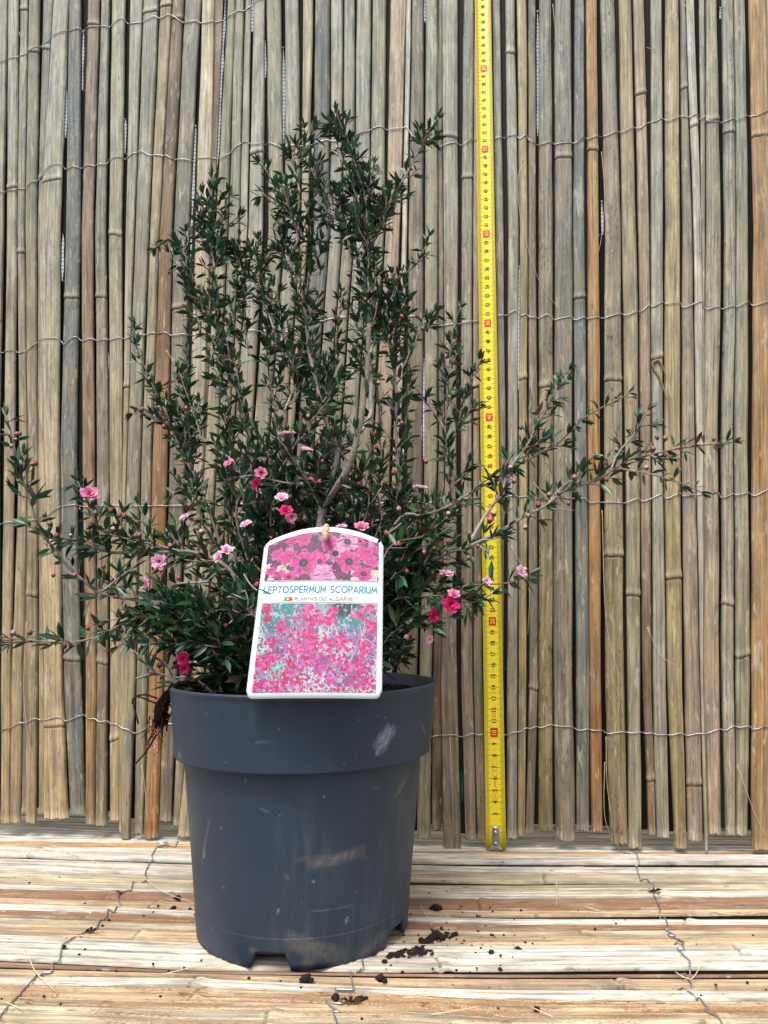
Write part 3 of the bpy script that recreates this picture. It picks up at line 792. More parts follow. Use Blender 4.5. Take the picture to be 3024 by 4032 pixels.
mp = N(t, 'ShaderNodeMapping'); mp.inputs['Scale'].default_value = (1, 1, 1); t.links.new(tc.outputs['Object'], mp.inputs[0])
sc_ = N(t, 'ShaderNodeTexNoise'); sc_.inputs['Scale'].default_value = 260; sc_.inputs['Detail'].default_value = 8; sc_.inputs['Roughness'].default_value = .75; t.links.new(mp.outputs[0], sc_.inputs['Vector'])
grain = ramp(t, sc_.outputs[0], .30, .62)
base = mixrgb(t, mul(t, sep.outputs[0], grain), base, (0.22, 0.185, 0.14))       # brown soil smear
base = mixrgb(t, mul(t, sep.outputs[1], grain), base, (0.50, 0.54, 0.58))       # pale scuff
base = mixrgb(t, sep.outputs[2], base, (0.022, 0.016, 0.012))                   # dark specks
dust = ramp(t, sc_.outputs[0], .66, .76, 0, .18)
base = mixrgb(t, dust, base, (0.22, 0.22, 0.22))
mpv = N(t, 'ShaderNodeMapping'); mpv.inputs['Scale'].default_value = (150, 150, 14); t.links.new(tc.outputs['Object'], mpv.inputs[0])
nv = N(t, 'ShaderNodeTexNoise'); nv.inputs['Scale'].default_value = 1; nv.inputs['Detail'].default_value = 6; nv.inputs['Roughness'].default_value = .7; t.links.new(mpv.outputs[0], nv.inputs['Vector'])
nb_ = N(t, 'ShaderNodeTexNoise'); nb_.inputs['Scale'].default_value = 11; nb_.inputs['Detail'].default_value = 4; t.links.new(tc.outputs['Object'], nb_.inputs['Vector'])
base = mixrgb(t, mul(t, ramp(t, nv.outputs[0], .48, .70, 0, .40), ramp(t, nb_.outputs[0], .45, .65)), base, (0.13, 0.135, 0.14))
t.links.new(base, b.inputs['Base Color']); b.inputs['Roughness'].default_value = .46; b.inputs['Specular IOR Level'].default_value = .4
t.links.new(ramp(t, nz.outputs[0], .3, .7, .40, .55), b.inputs['Roughness'])
bp = N(t, 'ShaderNodeBump'); bp.inputs['Strength'].default_value = .15; bp.inputs['Distance'].default_value = .0003; t.links.new(sc_.outputs[0], bp.inputs['Height']); t.links.new(bp.outputs[0], b.inputs['Normal'])

def pot_uv(u, v, rfun):      # photo pixel -> (angle, height) on the pot wall
    d = ray(u, v); M_ = PT.inverted(); o = M_ @ CAM; dd = (M_.to_3x3() @ d)
    tbest = None
    for i in range(4000):
        tt_ = .30+i*.0001
        q = o+dd*tt_
        if math.hypot(q.x, q.y) <= rfun(q.z): return math.atan2(q.y, q.x), q.z
    return None
def r_body(z): return .0695+(.0808-.0695)*min(1.0, z/.113)
def r_lip(z): return .0872+(.0911-.0872)*(z-.1136)/(.157-.1136)
def dirt_paint(verts):
    """numpy paint of smears, scuffs, specks over (angle, height)"""
    V = np.array(verts); th = np.arctan2(V[:, 1], V[:, 0]); z = V[:, 2]; c = np.zeros((len(V), 3))
    def stroke(u0, v0, u1, v1, wid, ch, amt, lip=False, streak=90):
        rf = r_lip if lip else r_body
        a = pot_uv(u0, v0, rf); b_ = pot_uv(u1, v1, rf)
        if a is None or b_ is None: return
        r = .092 if lip else .075
        ax, az = a[0]*r, a[1]; bx, bz = b_[0]*r, b_[1]
        px, pz = th*r-ax, z-az; dx, dz = bx-ax, bz-az; L2 = dx*dx+dz*dz+1e-12; L = math.sqrt(L2)
        t_ = (px*dx+pz*dz)/L2; across = (px*dz-pz*dx)/L
        ins = np.clip(1-np.abs(t_-.5)*2, 0, 1)**.45
        st = .5+.5*np.sin(across*streak*60+np.sin(t_*9)*1.5)*np.cos(across*streak*23+1)
        m_ = np.clip(1-(np.abs(across)/wid)**2, 0, 1)*ins*(.35+.65*st)*amt
        c[:, ch] = np.maximum(c[:, ch], m_)
    return c, stroke
def lathe(prof, n, zmod=None):
    V, F = [], []
    for r, z in prof:
        for k in range(n):
            a = 2*math.pi*k/n
            zz = z if zmod is None else zmod(a, r, z)
            V.append((r*math.cos(a), r*math.sin(a), zz))
    for i in range(len(prof)-1):
        for k in range(n):
            k2 = (k+1) % n; F.append((i*n+k, i*n+k2, (i+1)*n+k2, (i+1)*n+k))
    return V, F
na = []
for u, v in ((1063, 3790), (1592, 3670)):
    q = pot_uv(u, v, r_body); na.append(q[0])
print('notch', [math.degrees(q) for q in na])
notches = [(na[0], .0), (na[0]+R(72), 0)]+[(na[0]-R(72)*k, 0) for k in (1, 2, 3)]
notches = [(a, R(10.2)) for a, _ in notches]
def notch(a):
    h = 0
    for c_, hw in notches:
        d = abs((a-c_+math.pi) % (2*math.pi)-math.pi)
        h = max(h, min(1, max(0, (hw-d)/R(3.0))))
    return h*.0095
NA = 760
zs = [0, .004, .008, .0105]+list(np.arange(.0125, .0168, .001))+[.0172, .0176, .0180, .0184]+list(np.arange(.0195, .1130, .0009))+[.1128]
prof_o = [(r_body(z)+(.0003 if z < .0178 else 0), z) for z in zs]
prof = [(.0675, .0128), (.0678, .006), (.0680, 0)]+prof_o
def zmod(a, r, z):
    nh = notch(a)
    return z if z >= .0125 else max(z, nh if nh > .0002 else z)
V, F = lathe(prof, NA, zmod)
cc, stroke = dirt_paint(V)
stroke(1200, 3410, 1440, 3345, .0042, 0, 1.0); stroke(1150, 3385, 1420, 3350, .002, 0, .6)
stroke(1545, 3150, 1612, 3040, .0025, 0, .9)
stroke(1110, 3690, 1370, 3770, .0065, 0, .95); stroke(1400, 3770, 1525, 3660, .0038, 0, .8); stroke(1120, 3665, 1190, 3700, .003, 0, .8)
stroke(1180, 3810, 1250, 3790, .003, 0, 1.0); stroke(980, 3730, 1020, 3745, .002, 0, .8)
stroke(1085, 3110, 1250, 3210, .0014, 2, .55); stroke(795, 3410, 830, 3200, .0014, 0, .7); stroke(800, 3380, 805, 3340, .002, 1, .5)
stroke(1360, 3640, 1368, 3608, .0012, 1, .8); stroke(1120, 3440, 1138, 3465, .0013, 0, .8); stroke(1090, 3600, 1100, 3575, .0009, 1, .5)
stroke(1453, 3600, 1466, 3618, .0012, 2, 1.0, streak=0); stroke(785, 3100, 790, 3075, .0011, 2, 1.0, streak=0); stroke(912, 3225, 915, 3190, .0008, 2, 1.0, streak=0)
stroke(1220, 3590, 1400, 3560, .0006, 1, .3); stroke(1020, 3180, 1060, 3200, .0008, 1, .4); stroke(1460, 3105, 1500, 3095, .0012, 0, .5)
def curve_scratch(pts, wid, ch, amt):
    for (a, b_), (c_, d_) in zip(pts[:-1], pts[1:]): stroke(a, b_, c_, d_, wid, ch, amt, streak=0)
rr = random.Random(5)
Vn = np.array(V); thn = np.arctan2(Vn[:, 1], Vn[:, 0])
for k in range(95):                # specks of soil, denser low down
    a, z0 = rr.uniform(-math.pi, 0), .113*rr.random()**2.2; s = rr.uniform(.0003, .0008)
    m_ = np.exp(-(((thn-a)*.075)**2+(Vn[:, 2]-z0)**2)/s**2); ch = rr.choice([0, 2, 2, 1]); cc[:, ch] = np.maximum(cc[:, ch], m_*(.9 if ch == 2 else .5))
body = obj('pot_body', [PT @ Vector(v) for v in V], F, M_pot, pot, cols=cc)
# inner floor of the pot
Vb, Fb = lathe([(.0676, .0128), (.03, .0125), (.0005, .0125)], 60)
obj('pot_base', [PT @ Vector(v) for v in Vb], Fb, M_pot, pot, cols=[(0, 0, 0)]*len(Vb))
zl = np.arange(.1136, .1572, .0009)
lp = [(.0806, .1126), (.0845, .1122), (.0872, .1124)]+[(r_lip(z), z) for z in zl]+[(.0951, .1548), (.0953, .1566), (.0948, .1573), (.0925, .1573), (.0920, .1560), (.0895, .140), (.088, .12)]
lp.sort(key=lambda q: 0)  # keep order
lp = [(.0806, .1126), (.0845, .1122), (.0872, .1124)]+[(r_lip(z), z) for z in zl if z < .1545]+[(.0917, .1550), (.0922, .1560), (.0919, .1571), (.0905, .1573), (.0893, .1568), (.0885, .145), (.086, .12)]
V, F = lathe(lp, NA)
cc, stroke = dirt_paint(V)
stroke(1480, 2960, 1545, 2860, .0065, 1, .9, True, 40); stroke(1500, 2890, 1560, 2870, .004, 1, .6, True, 50); stroke(1484, 2980, 1488, 2930, .0012, 1, 1.0, True, 0)
stroke(866, 2850, 878, 2800, .0007, 2, 1.0, True, 0); stroke(858, 2790, 858, 2750, .0007, 2, .9, True, 0); stroke(1000, 2925, 1060, 2920, .001, 1, .35, True, 60)
stroke(1660, 2850, 1675, 2890, .0012, 1, .6, True, 30); stroke(700, 2960, 712, 2985, .003, 1, .45, True, 40)
Vn = np.array(V); thn = np.arctan2(Vn[:, 1], Vn[:, 0])
for k in range(36):
    a, z0 = rr.uniform(-math.pi, 0), rr.uniform(.114, .155); s = rr.uniform(.0003, .0007)
    m_ = np.exp(-(((thn-a)*.09)**2+(Vn[:, 2]-z0)**2)/s**2); ch = rr.choice([1, 1, 0, 2]); cc[:, ch] = np.maximum(cc[:, ch], m_*.5)
obj('pot_collar', [PT @ Vector(v) for v in V], F, M_pot, pot, cols=cc)

# ------------------------------------------------------------------ soil, roots, clods
M_soil = col_mat('potting_soil', .95, .15, bump=(700, 1.0, .001))
V, F, COL = [], [], []
NR, NT_ = 34, 150
for i in range(NR+1):
    r = .0889*i/NR
    for k in range(NT_):
        a = 2*math.pi*k/NT_
        x, y = r*math.cos(a), r*math.sin(a)
        side = max(0, -x/.09)
        z = .1475+.0085*side*side+.004*n1(x*60, y*60, 2)+.0025*n1(x*160, y*160, 5)+.0012*n1(x*420, y*420, 5)
        if r > .084: z = min(z, .1560)
        V.append(PT @ Vector((x, y, z))); q = .5+.5*n1(x*300, y*300, 9)
        COL.append((.010+.022*q, .008+.015*q, .006+.010*q))
for i in range(NR):
    for k in range(NT_):
        k2 = (k+1) % NT_; F.append((i*NT_+k, (i+1)*NT_+k, (i+1)*NT_+k2, i*NT_+k2))
so2 = obj('potting_soil', V, F, M_soil, cols=COL)
tag(so2, 'dark crumbly potting soil filling the pot', 'soil', kind='stuff')
def clod(mb, c, r, seed, col=(.026, .018, .013), flat=.7):
    n, m = 9, 6; V = []; F = []
    for i in range(m+1):
        ph = math.pi*i/m
        for k in range(n):
            a = 2*math.pi*k/n; d = Vector((math.sin(ph)*math.cos(a), math.sin(ph)*math.sin(a), math.cos(ph)))
            q = r*(1+.45*n1(d.x*2.2+seed, d.y*2.2, d.z*2.2)+.2*n1(d.x*6+seed, d.y*6, d.z*6))
            V.append(Vector(c)+Vector((d.x*q, d.y*q, d.z*q*flat+r*flat*.8)))
    for i in range(m):
        for k in range(n):
            k2 = (k+1) % n; F.append((i*n+k, (i+1)*n+k, (i+1)*n+k2, i*n+k2))
    mb.add(V, F, col)
# crumbs lying on top of the soil and hair roots in it
mb = MB()
for k in range(420):
    a, r = random.uniform(0, 2*math.pi), .088*math.sqrt(random.random())
    x, y = r*math.cos(a), r*math.sin(a); z = .1475+.0085*max(0, -x/.09)**2+.001
    clod(mb, PT @ Vector((x, y, min(z, .156)-.001)), random.uniform(.0008, .0024), k*1.3, tuple(np.array((.022, .015, .011))*random.uniform(.5, 1.6)))
for k in range(60):
    a, r = random.uniform(2.2, 5), .085*math.sqrt(random.random()); x, y = r*math.cos(a), r*math.sin(a); z = .151+.0085*max(0, -x/.09)**2
    P = [PT @ Vector((x+.008*i/5*math.cos(k)+.0012*n1(k, i), y+.008*i/5*math.sin(k)+.0012*n1(k+9, i), min(z, .158)+.0008*n1(k, i*2))) for i in range(6)]
    mb.tube(P, .00022, 4, col=(.10, .06, .035))
cr_ = mb.build('soil_crumbs', M_soil); tag(cr_, 'fine crumbs and hair roots strewn over the soil inside the pot', 'soil crumbs', kind='stuff')

rt = empty('root_clump'); tag(rt, 'clump of dark dry roots hanging over the left side of the pot rim', 'root clump')
mb = MB(); YR = PY-.012
for k in range(20):
    j = lambda q: random.uniform(-q, q)
    pth = [(860+j(40), 2672+j(15), YR+.03), (770+j(20), 2690+j(12), YR+.01), (700+j(14), 2712+j(10), YR-.0), (655+j(14), 2750+j(14), YR+j(.004)), (628+j(18), 2800+j(16), YR+j(.006)), (632+j(22), 2850+j(16), YR+j(.006))]
    P = catmull([atY(*q) for q in pth], .003)
    P = [p+Vector((n1(i*.5, k), n1(i*.5, k+40), n1(i*.5, k+80)))*.0016 for i, p in enumerate(P)]
    mb.tube(P, [.0021*(.6+.5*n1(i*.4, k*2)) for i in range(len(P))], 6, col=(.020, .013, .010))
for k in range(8): clod(mb, atY(630+random.uniform(-28, 30), 2850+random.uniform(-70, 22), YR+random.uniform(-.004, .004)), random.uniform(.0014, .0030), k*3.3+1, (.018, .012, .010), 1.0)
mb.build('root_mass', M_soil, rt)
mb = MB()
for k in range(18):
    j = lambda q: random.uniform(-q, q)
    L_ = random.choice([50, 80, 120]); x0 = 622+j(34)
    pth = [(x0, 2835+j(20), YR+j(.004)), (x0-8+j(14), 2860+L_*.3, YR+j(.005)), (x0-16+j(20), 2860+L_*.65, YR+j(.006)), (x0-20+j(36), 2860+L_, YR+j(.006))]
    P = catmull([atY(*q) for q in pth], .003); P = [p+Vector((n1(i*.6, k), n1(i*.6, k+40), n1(i*.6, k+80)))*.0012 for i, p in enumerate(P)]
    mb.tube(P, [.00042*(1-.7*i/len(P)) for i in range(len(P))], 5, col=random.choice([(.05, .03, .02), (.03, .02, .014), (.30, .22, .14)]))
for pth in ([(640,2780),(590,2760),(540,2742),(522,2755),(530,2790),(545,2850)], [(620,2750),(570,2735),(530,2745),(520,2770)], [(645,2760),(680,2790),(662,2830),(655,2880)], [(650,2850),(612,2900),(575,2960),(530,3010)]):
    P = catmull([atY(u, v, YR) for u, v in pth], .003); mb.tube(P, .0007, 6, col=(.05, .032, .024))
mb.build('dangling_roots', M_soil, rt)

CL = [(1205+1, 3860, 26, 'clod just in front of the pot, between the two bottom feet'), (1185, 3865, 9, None), (1500, 3858, 24, 'blocky dark soil clod right of the pot near the middle wire'), (1585, 3830, 11, None),
      (1322, 3935, 22, 'soil clod lying against the middle mat wire in front of the pot'), (1422, 3937, 18, 'round brown crumb right of the middle mat wire'), (1720, 3580, 28, 'large dark soil clod on the brown cane right of the pot'),
      (1738, 3655, 10, None), (1700, 3662, 10, None), (1660, 3704, 18, None), (1720, 3692, 34, 'long smeared strip of soil right of the pot'), (1795, 3680, 15, 'round clod at the right end of the soil smear'), (1883, 3668, 9, None),
      (1515, 3791, 16, None), (1970, 3818, 12, 'small clod beside the wide dark gap at right'), (700, 3540, 20, 'dark clod on the brown cane left of the pot'), (685, 3578, 17, 'crumbled clod beside the left side of the pot'),
      (428, 3624, 11, 'round clod nearest the twisted left mat wire'), (403, 3645, 9, None), (252, 3733, 13, 'soil clod caught on the left mat wire, front part'), (312, 3762, 10, None), (335, 3738, 7, None), (604, 3593, 8, None), (793, 3784, 9, None),
      (748, 3580, 11, None), (240, 3953, 7, None), (2052, 3585, 9, None), (2040, 3740, 14, 'small hooked crumb on the white cane at right'), (2115, 3975, 14, 'flat crumb on the tan cane at bottom right'), (980, 3852, 9, None), (1760, 3510, 6, None), (1690, 3516, 6, None), (2140, 3733, 5, None),
      (1935, 3755, 16, None), (1105, 3862, 6, None)]
small = MB()
def fz(u, v): x, y = on_floor(u, v); return Vector((x, y, max(-.0005, floor_h(x, y)-.0006)))
for k, (u, v, r, lab) in enumerate(CL):
    p = fz(u, v); rad = r*.00011
    if lab:
        mb = MB(); clod(mb, (p.x, p.y, p.z), rad, k*4.1)
        for q in range(3):
            clod(mb, (p.x+random.uniform(-1.3, 1.3)*rad, p.y+random.uniform(-.8, .8)*rad, p.z), rad*random.uniform(.35, .7), k*4.1+q)
        o = mb.build('soil_clod', M_soil, origin=p); tag(o, lab, 'soil clod', 'soil clods spilt on the mat')
    else: clod(small, p, rad, k*2.2)
for k in range(150):
    if random.random() < .6: u, v = random.gauss(1750, 160), random.gauss(3700, 60)
    else: u, v = random.uniform(0, 3024), random.uniform(3420, 4020)
    clod(small, fz(u, v), random.uniform(.0003, .0009), k*1.7, (.035, .024, .016))
for k in range(90):     # damp smear of soil beside the pot
    t_ = random.random(); u, v = 1530+t_*170+random.gauss(0, 14), 3762-t_*22+random.gauss(0, 8)
    p = fz(u, v); clod(small, p, random.uniform(.0008, .0019), k*1.9, flat=.3)
for k in range(50):
    t_ = random.random(); p = fz(1650+t_*140+random.gauss(0, 8), 3706-t_*24+random.gauss(0, 5)); clod(small, p, random.uniform(.0008, .0018), k*2.9, flat=.35)
o = small.build('soil_crumbs', M_soil); tag(o, 'fine dark soil crumbs sprinkled over the reed mat', 'soil crumbs', kind='stuff')
# withered bits
def dry_bit(name, u, v, seed, lab, n=9, size=.007):
    r_ = random.Random(seed); mb = MB(); p = fz(u, v)
    for k in range(n):
        a = r_.uniform(0, 6.28); L_ = size*r_.uniform(.4, 1); el = r_.uniform(.1, 1.0)
        e = p+Vector((math.cos(a)*L_, math.sin(a)*L_*.7, .0012+L_*.5*math.sin(el))); m_ = (p+e)/2+Vector((0, 0, .0012+r_.uniform(0, .001)))
        w = Vector((-math.sin(a), math.cos(a), r_.uniform(-.8, .8)))*.0011
        mb.add([p+Vector((0, 0, .001)), m_+w, e, m_-w], [(0, 1, 2, 3)], tuple(np.array((.05, .022, .015))*r_.uniform(.6, 1.8)))
    o = mb.build(name, M_soil, origin=p); tag(o, lab, 'dead leaf')
dry_bit('withered_leaf', 1380, 3950, 3, 'curled dead brown leaf lying right in front of the pot')
dry_bit('withered_leaf', 2572, 3515, 4, 'shrivelled dark leaf caught on the right mat wire', size=.009)
dry_bit('withered_leaf', 355, 3678, 5, 'small withered leaf beside the left mat wire', n=5)
dry_bit('withered_leaf', 475, 3525, 6, 'brown twist of dead leaf on the left mat wire near the screen', n=4, size=.006)

# ------------------------------------------------------------------ the shrub
shrub = empty('flowering_shrub', (PX, PY, .148)); shrub['_w'] = (PX, PY, .148)
tag(shrub, 'small dark leaved tea tree shrub with pink flowers and red buds growing in the pot', 'shrub')
ROOT = Vector((PX, PY, .148))
GREENS = [(.012, .044, .018), (.016, .060, .024), (.014, .050, .026), (.030, .082, .030), (.022, .062, .036), (.008, .032, .015)]
REDDISH = [(.040, .028, .018), (.030, .034, .018), (.050, .022, .018)]
leaf_count = 0
def add_leaf(mb, p, d, L_, w, low):
    global leaf_count
    leaf_count += 1
    d = d.normalized(); up = Vector((0, 0, 1))
    side = d.cross(up)
    if side.length < .05: side = d.orthogonal()
    side.normalize(); nrm = side.cross(d).normalized()
    a = random.uniform(-1.1, 1.1); side = (side*math.cos(a)+nrm*math.sin(a)); nrm = side.cross(d).normalized()
    bend = random.uniform(-.12, .16)*L_; f = w*.32
    c = np.array((1.12, 1.12, 1.0))*np.array(random.choice(GREENS if random.random() > (.13 if low else .04) else REDDISH))*random.uniform(.7, 1.35)
    q_ = random.random()
    if q_ < .08: c = c*1.9+np.array((.01, .02, .015))
    elif q_ < .10: c = np.array((.09, .05, .022))*random.uniform(.7, 1.4)
    q = lambda t_, s_, h: p+d*(L_*t_)+side*(w*s_)+nrm*(h-bend*t_*t_)
    V = [q(0, 0, 0), q(.28, -.40, f*.5), q(.30, 0, 0), q(.28, .40, f*.5), q(.60, -.44, f*.5), q(.62, 0, 0), q(.60, .44, f*.5), q(.84, -.2, f*.25), q(.84, .2, f*.25), q(1, 0, 0)]
    F = [(0, 2, 1), (0, 3, 2), (1, 2, 5, 4), (2, 3, 6, 5), (4, 5, 9, 7), (5, 6, 8, 9)]
    cm = c*1.25
    mb.add(V, F, [tuple(c), tuple(c), tuple(cm), tuple(c), tuple(c), tuple(cm), tuple(c), tuple(c*.95), tuple(c*.95), tuple(c*.9)])
BUDS = []      # (pos, dir, size, kind)
paths = {}
def perp(d):
    o = d.orthogonal().normalized(); w = d.cross(o); a = random.uniform(0, 2*math.pi)
    return o*math.cos(a)+w*math.sin(a)
def bark_col(f):
    a, b_ = np.array(lin((176, 168, 160))), np.array(lin((126, 112, 100)))
    return tuple((a*(1-f)+b_*f)*.92)
def grow(mbw, mbl, P, r0, r1, leaf_from, dens=1.0, lsize=1.0, bud=.12, spur=1.0):
    bud = bud*.5
    n = len(P)
    rr_ = [(r0*1.08 if r0 > .001 else r0)*(1-(i/(n-1))**.9)+r1*(i/(n-1))**.9 for i in range(n)]
    mbw.tube(P, [r*(1+.12*n1(i*.7, r0*9e3)) for i, r in enumerate(rr_)], 7, col=[bark_col(min(1, i/n*1.1)) for i in range(n)])
    acc = 0; total = sum((P[i+1]-P[i]).length for i in range(n-1)); run = 0; ga = random.uniform(0, 6)
    for i in range(n-1):
        seg = (P[i+1]-P[i]); run += seg.length; acc += seg.length
        f = run/total
        if f < leaf_from: continue
        gap = .0019/dens
        if acc > gap*random.uniform(.7, 1.3):
            acc = 0; d = seg.normalized(); ga += 2.4
            o = d.orthogonal().normalized(); w = d.cross(o); side = (o*math.cos(ga)+w*math.sin(ga))
            low = P[i].z < .34
            # short spur with a tuft of leaves
            sl = random.choice([.001, .001, .002, .004, .008, .012])*spur*(.5 if f > .85 else 1)
            sd_ = (d*.75+side*.85+Vector((0, 0, .12))).normalized(); tip = P[i]+sd_*sl+side*rr_[i]
            if sl > .003: mbw.tube([P[i], (P[i]+tip)/2+side*.0004, tip], [.0006, .0005, .0004], 5, col=bark_col(.9))
            k_ = random.choice([3, 4, 5, 6]) if sl > .003 else random.choice([2, 2, 3, 3])
            for q in range(k_):
                b_ = (sd_*random.uniform(.55, 1.0)+perp(sd_)*random.uniform(.3, .9)).normalized()
                L_ = random.uniform(.0070, .0126)*lsize*(1.05 if low else 1)*(.85 if f > .9 else 1)
                add_leaf(mbl, P[i]+(tip-P[i])*random.uniform(.4, 1), b_, L_, L_*random.uniform(.24, .33), low)
            if random.random() < bud:
                BUDS.append((tip+sd_*.0012, sd_, random.uniform(.0010, .0016), 'low' if P[i].z < .40 else 'high'))
    d = (P[-1]-P[-2]).normalized()
    for q in range(6): add_leaf(mbl, P[-1], (d+perp(d)*random.uniform(.2, .7)).normalized(), random.uniform(.006, .0105)*lsize, .0027, P[-1].z < .34)
def branch(name, pts, r0=.0012, r1=.0005, leaf_from=.1, root=None, step=.0045, dens=1.0, lsize=1.0, bud=.12, twigs=0, twl=.035, tz=.3):
    """pts: (u, v, Y) in photo pixels and depth"""
    W = [atY(*p) for p in pts]
    if root is not None: W = [root]+W
    P = catmull(W, step)
    P = [p+Vector((n1(i*.35, r0*1e4+p.x*40), n1(i*.35, 50), n1(i*.35, 90)))*.0006 for i, p in enumerate(P)]
    mbw, mbl = MB(), MB()
    if min(p[1] for p in pts) < 1250: dens *= 1.2; lsize *= 1.05
    grow(mbw, mbl, P, r0, r1, leaf_from, dens, lsize, bud)
    hi_ = min(p[1] for p in pts) < 1250
    for k in range(int(round(twigs*(1.8 if hi_ else 1.35)))):
        i = int(len(P)*random.uniform(max(.12, leaf_from), .92)); i = min(max(i, 1), len(P)-2)
        d = (P[i+1]-P[i]).normalized(); s = perp(d); s.y *= .8
        L_ = twl*random.uniform(.5, 1.15)*(1-.45*i/len(P))
        e1 = P[i]+(d*.6+s*.75+Vector((0, 0, .15))).normalized()*L_*.5
        e2 = e1+(d*.75+s*.35+Vector((0, 0, tz))).normalized()*L_*.5
        if e2.y > -.012: e1.y -= .02; e2.y = min(e2.y, -.016)
        grow(mbw, mbl, catmull([P[i], e1, e2], .004), .0007, .0004, .08, dens*1.05, lsize, bud*1.3)
    o = mbw.build(name, M_bark, shrub)
    mbl.build('foliage', M_leaf, o)
    return P
def Z(base, lst, y0, y1):       # zoomed-crop coordinates (scale 1.659) to photo pixels, depth running y0 -> y1
    bx, by = base; n = len(lst)
    return [(bx+a/1.659, by+b_/1.659, y0+(y1-y0)*i/max(1, n-1)) for i, (a, b_) in enumerate(lst)]
R5, R2b, R4, LL, RL = (1000, 1000), (1000, 0), (0, 1000), (0, 2000), (1000, 2000)
fork = atY(1262, 2075, -.185)
trunk_pts = [(1262, 2180, -.19)]
# trunk to the fork and the big pruned stem
branch('trunk', [(1255, 2300, -.182), (1252, 2150, -.188), (1262, 2040, -.185), (1290, 1975, -.183), (1335, 1905, -.2), (1375, 1830, -.205), (1405, 1730, -.207), (1425, 1620, -.205), (1440, 1520, -.2), (1450, 1400, -.196), (1455, 1278, -.192)], 0.0029, .0018, .35, ROOT, dens=.35, bud=.06)
# central leader
branch('branch', Z(R5, [(760,1050),(765,900),(750,600),(752,300),(748,0)], -.168, -.160)+Z(R2b, [(740,1560),(735,1400),(720,1270),(690,1130),(650,1020),(610,900),(570,770)], -.160, -.150), .0017, .0005, .18, atY(1420, 1700, -.178), twigs=9, twl=.042)
branch('branch', Z(R2b, [(755,1560),(830,1450),(920,1260),(1000,1130),(1080,980),(1150,870),(1205,770)], -.160, -.150), .0012, .0005, .05, twigs=3, twl=.03)
branch('branch', Z(R5, [(500,1500),(540,1280),(480,1130),(430,930),(370,680),(340,430),(300,200),(230,20)], -.175, -.165)+Z(R2b, [(290,1560),(240,1400),(180,1300),(110,1170),(60,1090),(40,1060)], -.165, -.155), .0020, .0005, .2, fork, twigs=10, twl=.04)
branch('branch', Z(R5, [(720,150)], -.160, -.160)+Z(R2b, [(680,1640),(590,1500),(480,1280),(400,1150),(345,1080),(338,960),(330,840)], -.158, -.150), .0011, .0005, .05, twigs=5, twl=.032)
branch('branch', Z(R5, [(935,1600),(935,1350),(930,1100),(925,820),(893,640),(905,450),(925,300),(930,180),(1000,120),(1080,40)], -.160, -.140)+[(1690, 930, -.138)], .0016, .0005, .25, ROOT+Vector((.02, .01, 0)), twigs=8, twl=.034)
branch('branch', Z(R5, [(893,640),(855,470),(800,390),(790,300),(760,180)], -.152, -.148), .0009, .0005, .0, twigs=3)
branch('branch', Z(R5, [(935,800),(980,720),(1040,600),(1090,500),(1180,370)], -.150, -.145), .0009, .0004, .25, twigs=1, twl=.02)
# right upright shoot
branch('branch', Z(R5, [(1262,1640),(1255,1300),(1250,1150),(1270,900),(1280,640),(1320,430),(1350,350)], -.135, -.115), .0014, .0004, .2, ROOT+Vector((.03, .02, 0)), twigs=4, twl=.026)
branch('branch', Z(R5, [(1250,1150),(1190,1060),(1120,960),(1060,880),(1020,850)], -.125, -.12), .0008, .0004, .1, bud=.2)
branch('branch', Z(R5, [(1290,1200),(1335,1110),(1370,940),(1420,830),(1470,730)], -.122, -.11), .0009, .0004, .1, twigs=2, twl=.02)
branch('branch', Z(R5, [(1330,1130),(1400,1050),(1440,990),(1475,985)], -.118, -.11), .0007, .0004, .1)
# left tall stems
branch('branch', Z(R4, [(1659,1560),(1640,1250),(1580,960),(1500,740),(1420,520),(1370,400),(1290,230),(1215,20)], -.170, -.155)+[(700, 970, -.153), (665, 940, -.152), (612, 978, -.15)], .0021, .0005, .22, ROOT+Vector((-.02, 0, 0)), twigs=10, twl=.04)
branch('branch', [(870, 1320, -.158), (850, 1200, -.155), (845, 1100, -.152), (842, 950, -.15), (840, 850, -.149), (838, 760, -.148), (836, 700, -.147)], .0012, .0004, .05, twigs=6, twl=.028)
branch('branch', [(845, 960, -.15), (880, 920, -.148), (910, 880, -.146), (945, 845, -.145)], .0008, .0004, .1)
branch('branch', [(980, 1400, -.15), (960, 1250, -.145), (958, 1100, -.14), (950, 1000, -.137), (945, 930, -.135)], .0010, .0004, .05, twigs=4, twl=.026)
branch('branch', [(1120, 1350, -.15), (1090, 1220, -.147), (1040, 1120, -.145), (1015, 1030, -.142), (1010, 990, -.14)], .0010, .0004, .0, twigs=4, twl=.026)
branch('branch', Z(R4, [(1620,1440),(1500,1340),(1340,1220),(1290,1120),(1230,940),(1175,790),(1160,740)], -.165, -.150), .0013, .0004, .1, twigs=4, twl=.03)
branch('branch', Z(R4, [(1360,1659),(1220,1350),(1100,1100),(1010,880),(930,700),(880,560),(865,450)], -.160, -.145), .0014, .0004, .15, ROOT+Vector((-.035, .01, .01)), twigs=4, twl=.026)
branch('branch', Z(R4, [(1200,1180),(1070,1130),(1000,1070),(930,1020),(870,1045)], -.150, -.155), .0008, .0004, .1)
branch('branch', Z(R4, [(1290,1150),(1180,1080),(1120,1000),(1090,960)], -.155, -.15), .0008, .0004, .1, twigs=1)
